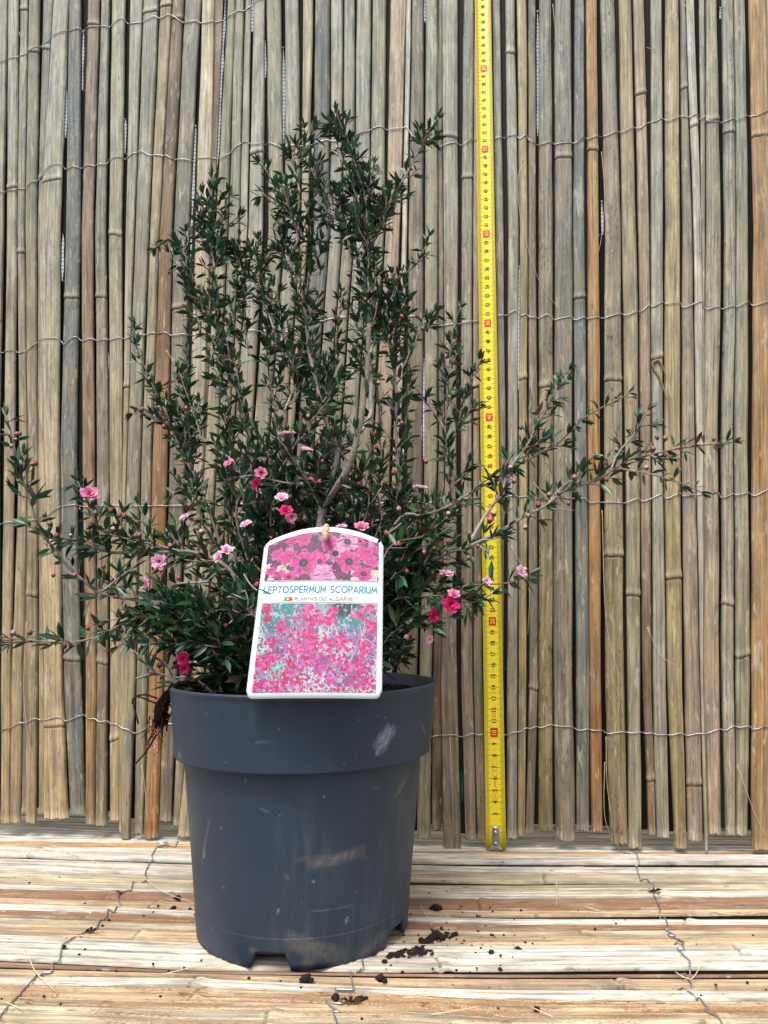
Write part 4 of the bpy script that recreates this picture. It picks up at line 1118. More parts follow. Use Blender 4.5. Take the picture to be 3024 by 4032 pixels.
# more upright shoots inside the crown
for tu, tv, bu, bv in ((1120, 700, 1200, 950), (1250, 640, 1290, 900), (1390, 560, 1400, 800), (1470, 640, 1440, 860), (1160, 560, 1180, 760), (1500, 800, 1420, 1020), (1330, 470, 1350, 640), (1210, 820, 1260, 1080),
                       (1100, 860, 1150, 1100), (900, 760, 850, 980), (800, 860, 845, 1060), (1010, 1080, 1080, 1300), (1400, 700, 1430, 960), (1580, 720, 1500, 900), (1340, 760, 1380, 1000), (720, 1100, 790, 1300), (930, 1120, 880, 1350), (1450, 1000, 1430, 1240)):
    branch('branch', [(bu, bv, -.158), ((bu+tu)/2+random.uniform(-14, 14), (bv+tv)/2, -.153), (tu, tv, -.148)], .0008, .0004, .0, twigs=1, twl=.018)
branch('branch', [(1120, 2000, -.15), (1105, 1800, -.14), (1085, 1620, -.135), (1060, 1480, -.13), (1050, 1340, -.125), (1060, 1200, -.12)], .0013, .0004, .1, ROOT+Vector((-.01, .03, 0)), twigs=7, twl=.032)
branch('branch', [(1240, 1950, -.145), (1230, 1780, -.14), (1220, 1600, -.135), (1205, 1450, -.13), (1190, 1320, -.125), (1200, 1180, -.12), (1220, 1080, -.118)], .0013, .0004, .1, ROOT+Vector((0, .03, 0)), twigs=8, twl=.032)
branch('branch', [(1330, 1900, -.15), (1330, 1750, -.145), (1300, 1600, -.14), (1310, 1450, -.137), (1330, 1300, -.134), (1345, 1150, -.13)], .0013, .0004, .1, ROOT+Vector((.01, .03, 0)), twigs=8, twl=.03)
branch('branch', [(1470, 2000, -.16), (1500, 1850, -.158), (1497, 1700, -.155), (1490, 1560, -.15), (1482, 1480, -.148)], .0013, .0006, .1, ROOT+Vector((.015, .01, 0)), twigs=6, twl=.03)
branch('branch', [(1120, 1620, -.165), (1160, 1500, -.16), (1130, 1380, -.158), (1110, 1250, -.155), (1075, 1130, -.152)], .0010, .0004, .0, twigs=4, twl=.028)
branch('branch', [(780, 2000, -.14), (760, 1850, -.135), (745, 1700, -.13), (735, 1560, -.128), (740, 1400, -.125), (750, 1290, -.12)], .0012, .0004, .1, ROOT+Vector((-.03, .02, 0)), twigs=6, twl=.03)
branch('branch', [(900, 1900, -.145), (905, 1750, -.14), (900, 1600, -.138), (870, 1450, -.135), (865, 1300, -.13)], .0012, .0004, .1, ROOT+Vector((-.02, .02, 0)), twigs=7, twl=.032)
branch('branch', [(1560, 1950, -.14), (1590, 1800, -.137), (1600, 1650, -.135), (1620, 1500, -.13), (1610, 1420, -.128)], .0010, .0004, .15, ROOT+Vector((.03, .02, 0)), twigs=3, twl=.026)
branch('branch', [(1550, 1400, -.145), (1570, 1250, -.142), (1560, 1150, -.14), (1545, 1080, -.14)], .0009, .0004, .0, twigs=3, twl=.024)
branch('branch', Z(R5, [(430,1000),(500,900),(560,860),(600,830)], -.18, -.19), .0008, .0004, .1, lsize=1.25, bud=.3)
branch('branch', Z(R5, [(110,1500),(240,1300),(330,1150),(430,1030),(500,940)], -.18, -.195), .0010, .0005, .1, lsize=1.2, bud=.3)
branch('branch', Z(R5, [(430,1650),(350,1500),(280,1380),(220,1290),(150,1200)], -.185, -.195), .0013, .0005, .3, fork, lsize=1.2, bud=.25, twigs=1)
branch('branch', Z(R5, [(330,1510),(180,1490),(80,1470),(0,1450)], -.19, -.20), .0009, .0005, .2, lsize=1.2, bud=.25)
# low left arching branch and its shoots
low_l = branch('branch', Z(LL, [(1600,620),(1500,400),(1330,310),(1200,285),(1000,290),(720,290),(580,240),(470,205),(350,190)], -.190, -.205), .0021, .0009, .25, ROOT+Vector((-.02, -.01, .01)), dens=.7, lsize=1.15, bud=.2, twigs=8, twl=.03, tz=0)
branch('branch', Z(LL, [(1500,600),(1300,600),(1100,600),(950,610),(830,590),(640,550),(550,480),(430,370),(350,260),(255,150),(215,10)], -.180, -.215)+[(84, 1868, -.216), (42, 1700, -.217), (25, 1640, -.217)], .0016, .0005, .2, ROOT+Vector((-.03, -.01, .01)), dens=.85, lsize=1.15, bud=.22, twigs=3, twl=.02, tz=0)
branch('branch', [(420, 2100, -.205), (382, 2060, -.206), (355, 2010, -.206), (338, 1960, -.207), (305, 1895, -.208)], .0008, .0004, .1, low_l[-18], lsize=1.1, bud=.3)
branch('branch', [(603, 2163, -.202), (512, 2102, -.204), (470, 2036, -.205), (440, 2005, -.205)], .0008, .0004, .1, lsize=1.1, bud=.35)
branch('branch', [(603, 2160, -.202), (582, 2090, -.198), (560, 2020, -.195), (545, 1985, -.194)], .0008, .0004, .1, lsize=1.0, bud=.15)
branch('branch', [(730, 2040, -.185), (700, 2090, -.19), (690, 2160, -.19)][::-1]+[(770, 1960, -.18), (780, 1900, -.18)], .0008, .0004, .1, lsize=1.1, bud=.25, twigs=2, twl=.02)
branch('branch', [(960, 2480, -.2), (800, 2440, -.205), (660, 2430, -.21), (570, 2430, -.212), (510, 2445, -.214), (420, 2488, -.217), (340, 2520, -.22), (240, 2532, -.223), (100, 2520, -.226), (0, 2508, -.228), (-60, 2500, -.23)], .0012, .0005, .15, ROOT+Vector((-.04, -.03, .005)), dens=.8, lsize=1.3, bud=.3, twigs=3, twl=.025, tz=0)
branch('branch', [(400, 2330, -.212), (450, 2290, -.212), (520, 2240, -.21), (560, 2195, -.208)], .0009, .0005, .0, lsize=1.2, bud=.2)
branch('branch', [(820, 2290, -.2), (700, 2300, -.205), (640, 2330, -.207), (560, 2380, -.208)], .0009, .0005, .0, lsize=1.25, bud=.3, twigs=2, twl=.02, tz=0)
branch('branch', [(800, 2560, -.21), (700, 2540, -.213), (610, 2520, -.216), (540, 2500, -.218), (470, 2545, -.22)], .0009, .0005, .0, ROOT+Vector((-.05, -.03, .005)), lsize=1.2, bud=.3, twigs=2, twl=.02, tz=0)
branch('branch', [(780, 2680, -.215), (680, 2665, -.22), (600, 2640, -.222), (560, 2600, -.224), (530, 2560, -.225)], .0009, .0005, .0, ROOT+Vector((-.055, -.03, .003)), lsize=1.2, bud=.3)
# dense low left inside
for k in range(13):
    u = 640+k*27+random.uniform(-20, 20); v = 2560-140*random.random()
    y = -.19-.03*random.random()
    branch('branch', [(u+120, v+60, y), (u+40, v+10, y-.005), (u-60+random.uniform(-30, 30), v-120*random.random(), y-.01)], .0010, .0005, .0, ROOT+Vector((-.02-.03*random.random(), -.02, .003)), lsize=1.3, bud=.12, twigs=3, twl=.03, tz=.15)
# right arching branches
br = branch('branch', [(1518,2271,-.19),(1627,2241,-.19),(1753,2181,-.188),(1874,2139,-.185),(2000,2072,-.18),(2080,2025,-.178),(2154,1988,-.175),(2216,1938,-.172),(2346,1889,-.165),(2401,1858,-.162),(2469,1815,-.158),(2537,1796,-.155),(2648,1771,-.15),(2741,1756,-.147),(2827,1747,-.145),(2889,1741,-.143)], .0016, .0005, .22, ROOT+Vector((.02, -.01, .01)), dens=.85, lsize=1.05, bud=.16, twigs=3, twl=.022, tz=.1)
branch('branch', [(2401,1858,-.162),(2432,1790,-.16),(2488,1722,-.158),(2525,1660,-.156),(2549,1617,-.155)], .0008, .0004, .05, dens=.75, bud=.15)
branch('branch', [(2444,1846,-.16),(2531,1861,-.158),(2617,1883,-.156),(2691,1907,-.155),(2759,1938,-.155)], .0008, .0004, .1, dens=.7, bud=.12)
branch('branch', [(1542,2084,-.18),(1663,2030,-.178),(1753,2000,-.175),(1844,1946,-.17),(1989,1862,-.165),(2080,1809,-.16),(2185,1753,-.156),(2247,1698,-.153),(2296,1648,-.15),(2358,1611,-.148),(2432,1574,-.145),(2475,1549,-.143)], .0014, .0005, .3, ROOT+Vector((.015, 0, .01)), dens=.7, bud=.12, twigs=3, twl=.024)
branch('branch', [(1840,2150,-.186),(1874,2090,-.184),(1934,2000,-.18),(1975,1930,-.178),(2012,1840,-.175),(2068,1765,-.172),(2111,1691,-.17),(2142,1630,-.168),(2179,1556,-.166),(2210,1494,-.165),(2241,1457,-.165)], .0012, .0005, .2, dens=.8, bud=.14, twigs=2, twl=.022)
branch('branch', [(2154,1988,-.175),(2200,1930,-.172),(2280,1870,-.17),(2310,1830,-.168),(2335,1810,-.168)], .0007, .0004, .1, dens=.8, bud=.2)
branch('branch', [(1640,2330,-.195),(1760,2320,-.195),(1844,2307,-.195),(1930,2300,-.193),(2000,2295,-.19),(2083,2268,-.188)], .0010, .0004, .1, ROOT+Vector((.03, -.02, .005)), dens=.8, lsize=1.25, bud=.25, twigs=2, twl=.02, tz=0)
branch('branch', [(1506,2400,-.2),(1640,2350,-.2),(1760,2350,-.2),(1850,2375,-.2),(1935,2340,-.2)], .0010, .0004, .1, ROOT+Vector((.03, -.03, .005)), dens=.8, lsize=1.3, bud=.2, twigs=2, twl=.02, tz=0)
branch('branch', [(1560,2480,-.205),(1640,2440,-.205),(1720,2440,-.205),(1770,2430,-.205)], .0010, .0004, .0, ROOT+Vector((.03, -.03, .005)), lsize=1.3, bud=.1, twigs=2, twl=.02, tz=0)
branch('branch', [(1560,2600,-.2),(1590,2540,-.205),(1600,2500,-.208)], .0010, .0004, .3, ROOT+Vector((.04, -.02, .005)), dens=1.3, lsize=1.3, bud=.1, twigs=2, twl=.02, tz=.0)
for k in range(9):
    u = 1540+k*18+random.uniform(-20, 20); v = 2350-250*random.random(); y = -.18-.03*random.random()
    branch('branch', [(u-60, v+120, y), (u, v, y), (u+60+random.uniform(-30, 60), v-100*random.random(), y)], .0010, .0005, .0, ROOT+Vector((.01+.02*random.random(), -.01, .003)), dens=.9, lsize=1.25, bud=.12, twigs=2, twl=.028, tz=.15)
for k in range(12):       # thicket behind and above the tag
    u = 900+k*52+random.uniform(-20, 20); v = 2080-230*random.random(); y = -.16-.035*random.random()
    branch('branch', [(u, v+160, y), (u+random.uniform(-30, 30), v, y), (u+random.uniform(-60, 60), v-150, y-.005)], .0010, .0005, .0, ROOT+Vector((random.uniform(-.02, .02), 0, .003)), dens=.9, lsize=1.2, bud=.18, twigs=3, twl=.03, tz=.15)
print('leaves', leaf_count, 'buds', len(BUDS))

# flowers
def flower(c, nrm, size, pal, seed, inner=True):
    rr_ = random.Random(seed); mb = MB(); nrm = nrm.normalized(); a0 = nrm.orthogonal().normalized(); b0 = nrm.cross(a0)
    pals = dict(pale=((.80, .22, .42), (.90, .62, .76)), mid=((.75, .08, .25), (.85, .33, .55)), hot=((.48, .008, .07), (.72, .03, .20)))
    ci, co = [np.array(q) for q in pals[pal]]
    sets = [(6, 1.0, .25, 1.0), (6, .78, .55, .85)]+([(7, .52, .95, .7)] if inner else [])
    for si, (n, rad, lift, wid) in enumerate(sets):
        for k in range(n):
            a = 2*math.pi*(k+.5*si+rr_.uniform(-.15, .15))/n; L_ = size*rad*rr_.uniform(.85, 1.1); W_ = size*.62*wid; l_ = lift+rr_.uniform(-.12, .15)
            rd = a0*math.cos(a)+b0*math.sin(a); td = -a0*math.sin(a)+b0*math.cos(a)
            nu, nv = 6, 5; V, F, CC = [], [], []
            for i in range(nu+1):
                t_ = i/nu; w = W_*(math.sin(math.pi*min(1, .12+t_*.72)))*.62
                for j in range(nv+1):
                    s_ = (j/nv-.5)*2
                    ruf = size*.10*t_*t_*(n1(s_*3+seed, t_*3+k*5.3+si*17, 1.5))*1.8+size*.05*t_*math.sin(s_*6+k)
                    Lr = L_*(1+.13*n1(s_*4+k*3, seed+si)*t_)
                    p = c+rd*(Lr*t_*math.cos(l_*t_**.6)+size*.06)+nrm*(Lr*t_*math.sin(l_*(1.2-.3*t_))+ruf)+td*(w*s_)
                    V.append(p); q = min(1, max(0, t_*1.1+.25*n1(s_*3+k, t_*4+seed))); CC.append(tuple(ci*(1-q)+co*q))
            for i in range(nu):
                for j in range(nv): F.append((i*(nv+1)+j, i*(nv+1)+j+1, (i+1)*(nv+1)+j+1, (i+1)*(nv+1)+j))
            mb.add(V, F, CC)
    o = mb.build('flower', M_petal, shrub)
    cx = MB(); r_ = size*.26
    cx.tube([c-nrm*size*.55, c-nrm*size*.40, c-nrm*size*.15, c+nrm*size*.02], [r_*.25, r_*.75, r_, r_*1.05], 9, col=(.035, .07, .03))
    cx.build('calyx', M_bud, o)
    ct = MB(); clod(ct, c+nrm*size*.0, size*.20, seed, (.10, .008, .02), .5)
    ct.build('flower_centre', M_bud, o)
UPV = Vector((0, 0, 1)); TOC = Vector((.05, -1, .1))
FL = [(1130,1712,-.205,7.2,'pale',(0,-.15,1)),(1205,1772,-.195,5.6,'pale',(.2,-.4,.9)),(350,1945,-.212,8.0,'mid',(.6,-.6,.5)),(902,1825,-.195,5.2,'mid',(-.3,-.6,.6)),
      (1028,1862,-.2,5.6,'mid',(.2,-.9,.1)),(1010,1905,-.195,5.2,'hot',(-.2,-.8,.2)),(1235,1898,-.19,6.4,'mid',(.2,-.5,.8)),(1108,1962,-.205,6.4,'pale',(.1,-.6,.7)),(1125,2012,-.21,5.8,'hot',(0,-.8,.5)),
      (1148,2036,-.212,5.0,'mid',(.3,-.7,-.3)),(728,2038,-.195,5.4,'pale',(-.3,-.5,.6)),(968,2066,-.205,5.4,'pale',(-.2,-.5,.6)),(627,2213,-.21,7.2,'pale',(.2,-.9,.1)),(572,2296,-.212,5.6,'pale',(-.3,-.6,-.1)),(893,2166,-.21,5.6,'pale',(.2,-.6,.6)),(860,2192,-.212,5.2,'pale',(-.4,-.6,.3)),
      (1655,1924,-.19,6.8,'pale',(.15,-.2,1)),(1345,2076,-.205,5.2,'pale',(0,-.3,1)),(1425,2074,-.205,6.4,'mid',(.1,-.6,.7)),(1758,2262,-.2,7.0,'pale',(.2,-.3,.9)),(1775,2378,-.208,7.2,'hot',(.3,-.9,.1)),(1788,2340,-.207,5.2,'mid',(.2,-.6,.7)),(1706,2420,-.207,6.0,'hot',(.5,-.5,-.1)),
      (2052,2252,-.192,5.8,'pale',(.5,-.6,.3)),(722,2596,-.222,5.6,'hot',(.2,-.9,.2)),(726,2632,-.223,4.6,'hot',(.2,-.8,-.3)),(1690,2516,-.205,3.8,'pale',(.4,-.6,-.4)),(1918,2288,-.194,3.6,'pale',(.2,-.8,.3))]
for k, (u, v, Y, sz, pal, d) in enumerate(FL):
    flower(atY(u, v, Y), Vector(d), sz/1000*.86, pal, k*3.7+1, sz > 5)
# buds: one mesh each for the hundred that show largest, the rest as one part
def bud_mesh(mb, c, d, r, kind, seed):
    d = d.normalized(); rr_ = random.Random(seed)
    cup = (.05, .075, .035) if kind != 'high' else (.10, .055, .04)
    tipc = rr_.choice([(.40, .02, .07), (.48, .09, .14), (.52, .30, .26), (.32, .02, .05), (.22, .09, .06)]) if kind == 'low' else rr_.choice([(.20, .09, .06), (.16, .075, .05), (.30, .16, .11), (.45, .08, .10)])
    cup2 = tuple(q*.6 for q in cup)
    prof_ = [(-1.6, .25), (-1.1, .75), (-.5, 1.02), (.05, 1.08), (.12, .95), (.5, .88), (.9, .55), (1.12, .1)]
    mb.tube([c+d*(r*h) for h, _ in prof_], [r*q for _, q in prof_], 9, col=[cup2, cup, cup, cup, tipc, tipc, tipc, tipc])
LB = [(1452,1463,2.6),(1490,1507,2.4),(1298,1560,2.3),(1265,1565,2.3),(1275,1625,2.6),(1215,1648,2.0),(1378,1707,2.4),(1482,1760,2.0),(1550,1858,2.8),(1582,1664,2.2),(1470,1710,2.8),(1677,1815,2.4),(1582,1245,2.6),(1439,1178,2.6),(1490,1170,2.0),(1580,1075,2.6),(1535,1096,2.6),(1582,1362,2.2),(1665,1292,2.4),(1258,1215,2.0),
      (1197,1390,2.4),(1412,1905,2.4),(1270,1815,2.0),(1300,1852,0),(1372,1080,2.4),(1270,1145,2.4),(1522,2098,3.2),(1670,2174,2.2),(1570,2142,2.6),(1602,2248,2.2),(1930,2045,3.2),(1945,2020,2.8),(1600,2510,3.0),(1012,2302,3.2),(1765,2022,2.4),(1570,2004,3.0),(1765,2130,2.4),(1882,2148,2.0),(1845,2195,2.4),
      (195,2060,3.0),(222,2106,2.6),(175,2024,2.6),(376,2018,2.6),(436,2008,2.4),(490,2030,2.8),(470,2028,2.4),(475,2080,2.6),(445,2082,2.6),(548,2105,3.0),(534,2108,2.6),(670,2148,2.8),(793,2093,3.0),(770,2045,2.6),(862,2028,2.2),(295,2262,2.6),(210,2262,2.2),(703,2275,2.2),(408,2228,2.4),
      (52,2490,2.8),(116,2488,2.8),(182,2500,2.6),(252,2540,2.8),(278,2540,2.2),(420,2508,2.4),(470,2464,2.6),(478,2482,2.4),(520,2530,2.6),(555,2566,2.8),(630,2615,2.8),(580,2655,3.0),(785,2395,2.8),(660,2462,2.4),(990,2408,2.4),(690,2462,2.4),(345,2472,2.2),
      (2262,1878,2.8),(2163,1947,2.8),(2203,1940,2.6),(2120,1985,3.0),(2132,1668,2.6),(2050,1682,2.2),(2010,1840,2.4),(2025,1892,2.6),(2387,1886,2.4),(2428,1770,2.4),(2532,1772,2.6),(2620,1724,2.8),(2586,1720,2.4),(2574,1765,2.4),(2812,1728,2.0),(2475,1690,2.0),(2545,1840,2.4),(2152,1570,2.0),(2238,1980,2.2),(2425,1562,1.8),(2080,2030,2.6),(2068,2075,2.4),
      (560,1610,2.6),(645,1678,2.6),(600,1660,2.4),(733,1606,2.4),(842,1234,2.4),(851,1370,2.2),(962,1676,3.0),(910,1643,2.4),(906,1401,2.2),(78,1705,2.2),(66,1708,2.4),(45,1755,2.2),(140,1822,2.6),(588,1490,2.2),(128,1826,2.6)]
buds = []
for u, v, r in LB:
    if r: 
        Y = -.165 if v < 1700 else (-.19 if v < 2000 else -.21)
        if u < 460 and v > 1600: Y = -.216
        buds.append((atY(u, v, Y-.004), Vector((random.uniform(-.5, .5), -.35, 1)), r/1000*.62, ('high' if (u > 2000 and random.random() < .75) else 'low') if v > 1500 else ('low' if random.random() < .3 else 'high')))
def scr(p):
    q = p-CAM; z = q.dot(CF); return q.dot(CR)/z*CAM_F+1512, 2016-q.dot(CU)/z*CAM_F
random.shuffle(BUDS)
allb = buds[:]
rest = BUDS[:150]
allb.sort(key=lambda q: -q[2])
for k, (c, d, r, kd) in enumerate(allb[:98]):
    mb = MB(); bud_mesh(mb, c, d, r, kd, k); mb.build('bud', M_bud, shrub)
mb = MB()
for k, (c, d, r, kd) in enumerate(allb[98:]+rest): bud_mesh(mb, c, d, r, kd, k+500)
o = mb.build('small_buds', M_bud, shrub); o['kind'] = 'stuff'
# pruned stub through the tag
mb = MB()
P0 = atY(1270, 2080, -.205); P1 = atY(1283, 2098, -.262)
mb.tube([P0, P0*.5+P1*.5, P1], [.0022, .0022, .0020], 10, col=lin((150, 128, 106)))
Q0, Q1 = atY(1285, 2064, -.2615), atY(1280, 2130, -.2640)
mb.tube([Q0, Q0*.85+Q1*.15, Q0*.5+Q1*.5, Q0*.15+Q1*.85, Q1], [.0008, .0019, .0024, .0020, .0008], 12, col=lin((206, 180, 152)))
tp_ = MB()
P2 = atY(1276, 2140, -.2605)
mb.build('pruned_stub', M_bark, shrub)

# ------------------------------------------------------------------ plant tag
ptag = empty('plant_tag'); tag(ptag, 'white arched plant tag with pink flower photos hung in front of the pot rim', 'plant tag')
BL, BR_ = atY(966, 2752, -.2790), atY(1504, 2752, -.2790); TL, TR = atY(1042, 2140, -.2480), atY(1510, 2142, -.2480)
def card(s, t_, out=0.0):        # s 0..1 across, t 0..1 up to the shoulders (arch above 1)
    p = BL*(1-s)*(1-t_)+BR_*s*(1-t_)+TL*(1-s)*t_+TR*s*t_
    n = (BR_-BL).cross(TL-BL).normalized()
    if n.y > 0: n = -n
    return p+n*(out+.0018*math.sin(math.pi*s)*1.0)
def outline(s):
    top = 1.0+.112*(1-((s-.52)/.52)**2)
    sh = min(s, 1-s)
    return top
M_card, t, b = new_mat('white_card'); b.inputs['Base Color'].default_value = (.60, .65, .67, 1); b.inputs['Roughness'].default_value = .4
V, F = [], []; NS, NTT = 49, 30
rc_s, rc_t = .052, .046
for i in range(NTT+1):
    for j in range(NS+1):
        s = j/NS; lo = 0
        e = min(s, 1-s)
        if e < rc_s: lo = rc_t*(1-math.sqrt(max(0, 1-(1-e/rc_s)**2)))
        hi = outline(s)
        if e < .03: hi -= .03*(1-e/.03)
        V.append(card(s, lo+(hi-lo)*i/NTT))
for i in range(NTT):
    for j in range(NS): F.append((i*(NS+1)+j, i*(NS+1)+j+1, (i+1)*(NS+1)+j+1, (i+1)*(NS+1)+j))
cd_ = obj('card', V, F, M_card, ptag)
sm_ = cd_.modifiers.new('thickness', 'SOLIDIFY'); sm_.thickness = .0005; sm_.offset = -1
# printed pictures: painted in numpy, stored as vertex colours of fine grids
def vnoise(H, W, fx, fy, seed):
    r_ = np.random.default_rng(seed); gh, gw = int(fy)+2, int(fx)+2; G = r_.random((gh, gw))
    y = np.linspace(0, fy, H, endpoint=False); x = np.linspace(0, fx, W, endpoint=False)
    yi, xi = y.astype(int), x.astype(int); fy_, fx_ = (y-yi)[:, None], (x-xi)[None, :]
    fy_ = fy_*fy_*(3-2*fy_); fx_ = fx_*fx_*(3-2*fx_)
    a = G[yi][:, xi]; b_ = G[yi][:, xi+1]; c = G[yi+1][:, xi]; d = G[yi+1][:, xi+1]
    return (a*(1-fx_)+b_*fx_)*(1-fy_)+(c*(1-fx_)+d*fx_)*fy_
def L3(c): return np.array(lin(c))
def paint_top(W, H):
    img = np.zeros((H, W, 3)); n_a = vnoise(H, W, 14, 7, 1); n_b = vnoise(H, W, 40, 20, 2); n_c = vnoise(H, W, 6, 3, 3)
    img[:] = L3((120, 44, 92)); img += (n_c > .55)[..., None]*(L3((70, 72, 82))-img)*.8; img += np.clip((n_a-.62)*6, 0, 1)[..., None]*(L3((206, 150, 178))-img)*.8
    img += (n_b > .72)[..., None]*(L3((48, 36, 60))-img)*.8
    X, Y = np.meshgrid((np.arange(W)+.5)/W, (np.arange(H)+.5)/H)   # Y down
    be = ((X > .76) & (Y > .72)) | ((X < .22) & (Y > .55) & (n_a > .4)) ; img[be & (n_b < .7)] = L3((228, 200, 186))
    r_ = random.Random(4)
    fl = [(.62, .45, .17, 1), (.10, .35, .12, 0), (.93, .5, .13, 0), (.55, .30, .12, 0), (.33, .12, .14, 0), (.22, .10, .10, 0), (.83, .10, .10, 0), (.05, .75, .10, 0), (.97, .20, .1, 0), (.45, .52, .12, 2),
          (.19, .47, .17, 0), (.48, .62, .14, 2), (.72, .18, .20, 1), (.88, .36, .17, 0), (.13, .88, .12, 0), (.22, .93, .12, 0), (.34, .64, .25, 2), (.74, .60, .22, 2), (.87, .84, .17, 2), (.53, .90, .19, 1), (.55, .20, .13, 0)]
    asp = 2.12
    for k, (cx, cy, r, kd) in enumerate(fl):
        dx, dy = (X-cx)*asp, (Y-cy); a = np.arctan2(dy, dx); d = np.hypot(dx, dy)
        rad = r*(.82+.40*n_b)*(1+.14*np.sin(5*a+k)+.07*np.sin(11*a+k*2)+.05*np.sin(23*a+k))
        m_ = d < rad; q = np.clip(d/r, 0, 1)
        sh = .5+.5*np.sin(a*8+q*6+k)
        inn, out_ = ((206, 30, 128), (232, 92, 176)) if kd != 1 else ((228, 130, 186), (240, 192, 220))
        colr = L3(inn)*(1-sh[..., None]*.6)+L3(out_)*(sh[..., None]*.6)
        colr = colr*(.78+.3*q[..., None]); img[m_] = colr[m_]
        edge = m_ & (d > rad*.93); img[edge] = img[edge]*.55+L3((250, 170, 205))*.45
        if kd == 2 or k % 3 == 0:
            dk = d < r*.34*(1+.15*np.sin(9*a)); img[dk] = L3((44, 26, 50)); dk = d < r*.12; img[dk] = L3((96, 84, 110))
    tex = .78+.5*vnoise(H, W, 70, 36, 7)*vnoise(H, W, 26, 13, 9)**.5; img *= tex[..., None]
    for k in range(60):
        cx, cy, a = r_.random(), r_.random(), r_.uniform(-.5, .5); dx, dy = (X-cx)*asp, Y-cy
        u_, v_ = dx*math.cos(a)+dy*math.sin(a), -dx*math.sin(a)+dy*math.cos(a); m_ = (np.abs(v_) < .010*(1-(u_/.09)**2)) & (np.abs(u_) < .09)
        img[m_] = L3(r_.choice([(52, 60, 66), (70, 50, 70), (90, 96, 96)]))
    return img
def paint_bot(W, H):
    X, Y = np.meshgrid((np.arange(W)+.5)/W, (np.arange(H)+.5)/H)
    n_a = vnoise(H, W, 9, 8, 11); n_b = vnoise(H, W, 50, 36, 12); n_c = vnoise(H, W, 110, 80, 13); n_d = vnoise(H, W, 5, 4, 14)
    img = np.zeros((H, W, 3)); img[:] = L3((148, 128, 170)); n_e = vnoise(H, W, 14, 11, 19); img += (np.clip((n_e-.55)*5, 0, 1)*.8)[..., None]*(L3((120, 52, 112))-img)
    img += (np.clip((n_a-.45)*4, 0, 1)*.8)[..., None]*(L3((196, 214, 204))-img)
    tl = np.clip(1.2-np.hypot((X-.17)/.22, (Y-.10)/.32), 0, 1)+np.clip(1.2-np.hypot((X-.75)/.28, (Y-.12)/.22), 0, 1)
    img += np.clip(tl*1.6, 0, 1)[..., None]*(L3((58, 138, 140))-img)
    tr = np.clip(1.1-np.hypot((X-.72)/.14, (Y-.06)/.12), 0, 1); img += np.clip(tr*2, 0, 1)[..., None]*(L3((34, 60, 74))-img)
    bl = np.clip(1.1-np.hypot((X-.2)/.12, (Y-.80)/.15), 0, 1); img += np.clip(bl*1.6, 0, 1)[..., None]*(L3((110, 196, 168))-img)
    img += (np.clip((n_b-.6)*4, 0, 1)*.6)[..., None]*(L3((216, 216, 230))-img); img[(n_c > .93)] = L3((240, 240, 244)); img[(n_c < .24) & (Y > .25)] = L3((104, 70, 128)); img[(n_c > .24) & (n_c < .36) & (Y > .3)] = L3((136, 84, 146))
    r_ = random.Random(8)
    for k in range(60):         # thin stems
        x0, y0 = r_.random(), r_.uniform(.15, 1); a = r_.uniform(-.5, .5); L_ = r_.uniform(.15, .4)
        u_ = -(Y-y0); m_ = (u_ > 0) & (u_ < L_) & (np.abs(X-x0-u_*math.tan(a)) < .0032); img[m_] = L3(r_.choice([(150, 120, 160), (206, 190, 206), (120, 84, 120)]))
    pts = []
    cl = [(.40, .14, .10), (.36, .32, .10), (.48, .20, .09), (.62, .10, .04), (.60, .22, .05), (.84, .14, .04), (.95, .25, .06), (.94, .06, .05), (.05, .06, .04), (.07, .18, .03), (.19, .27, .05), (.33, .55, .14), (.48, .42, .10), (.12, .45, .05), (.7, .45, .1), (.9, .5, .06), (.06, .68, .07), (.4, .6, .1), (.62, .6, .12), (.85, .7, .12), (.5, .8, .2), (.3, .88, .15), (.7, .9, .2), (.05, .92, .06), (.92, .92, .1), (.15, .62, .05), (.2, .95, .1)]
    for cx, cy, sp in cl:
        for k in range(int(20+sp*300)): pts.append((r_.gauss(cx, sp*.6), r_.gauss(cy, sp*.75), r_.uniform(.007, .0155)))
    for k in range(50): pts.append((r_.random(), .35+.65*r_.random(), r_.uniform(.006, .013)))
    r_.shuffle(pts)
    asp = W/H
    for cx, cy, r in pts:
        if not (0 <= cx <= 1 and 0 <= cy <= 1): continue
        i0, i1 = max(0, int((cy-r*1.5)*H)), min(H, int((cy+r*1.5)*H)+2); j0, j1 = max(0, int((cx-r*1.5)*W)), min(W, int((cx+r*1.5)*W)+2)
        sx, sy = X[i0:i1, j0:j1]-cx, (Y[i0:i1, j0:j1]-cy)/asp; d = np.hypot(sx, sy); a = np.arctan2(sy, sx)
        m_ = d < r*(1+.22*np.sin(5*a+cx*60)); c = L3(r_.choice([(206, 34, 122), (220, 56, 146), (186, 22, 96), (186, 26, 66) if cx < .1 else (214, 44, 130), (232, 100, 172)]))
        img[i0:i1, j0:j1][m_] = c
        img[i0:i1, j0:j1][d < r*.28] = L3((96, 20, 60))
    return img
def picture(name, img, s0f, s1f, tlo, thif, out=.00018):
    H, W, _ = img.shape; V, CC = [], []
    for i in range(H):
        fr = 1-(i+.5)/H
        for j in range(W):
            s = (j+.5)/W
            ss = s0f+(s1f-s0f)*s; th_ = thif(ss); t_ = tlo+(th_-tlo)*fr
            V.append(card(ss, t_, out))
    F = [(i*W+j, (i+1)*W+j, (i+1)*W+j+1, i*W+j+1) for i in range(H-1) for j in range(W-1)]
    return obj(name, V, F, M_print, ptag, cols=img.reshape(-1, 3)*.70)
picture('upper_flower_photo', paint_top(260, 124), .035, .965, .738, lambda s: outline(s)-.033+(-.0 if .03 < s < .97 else 0))
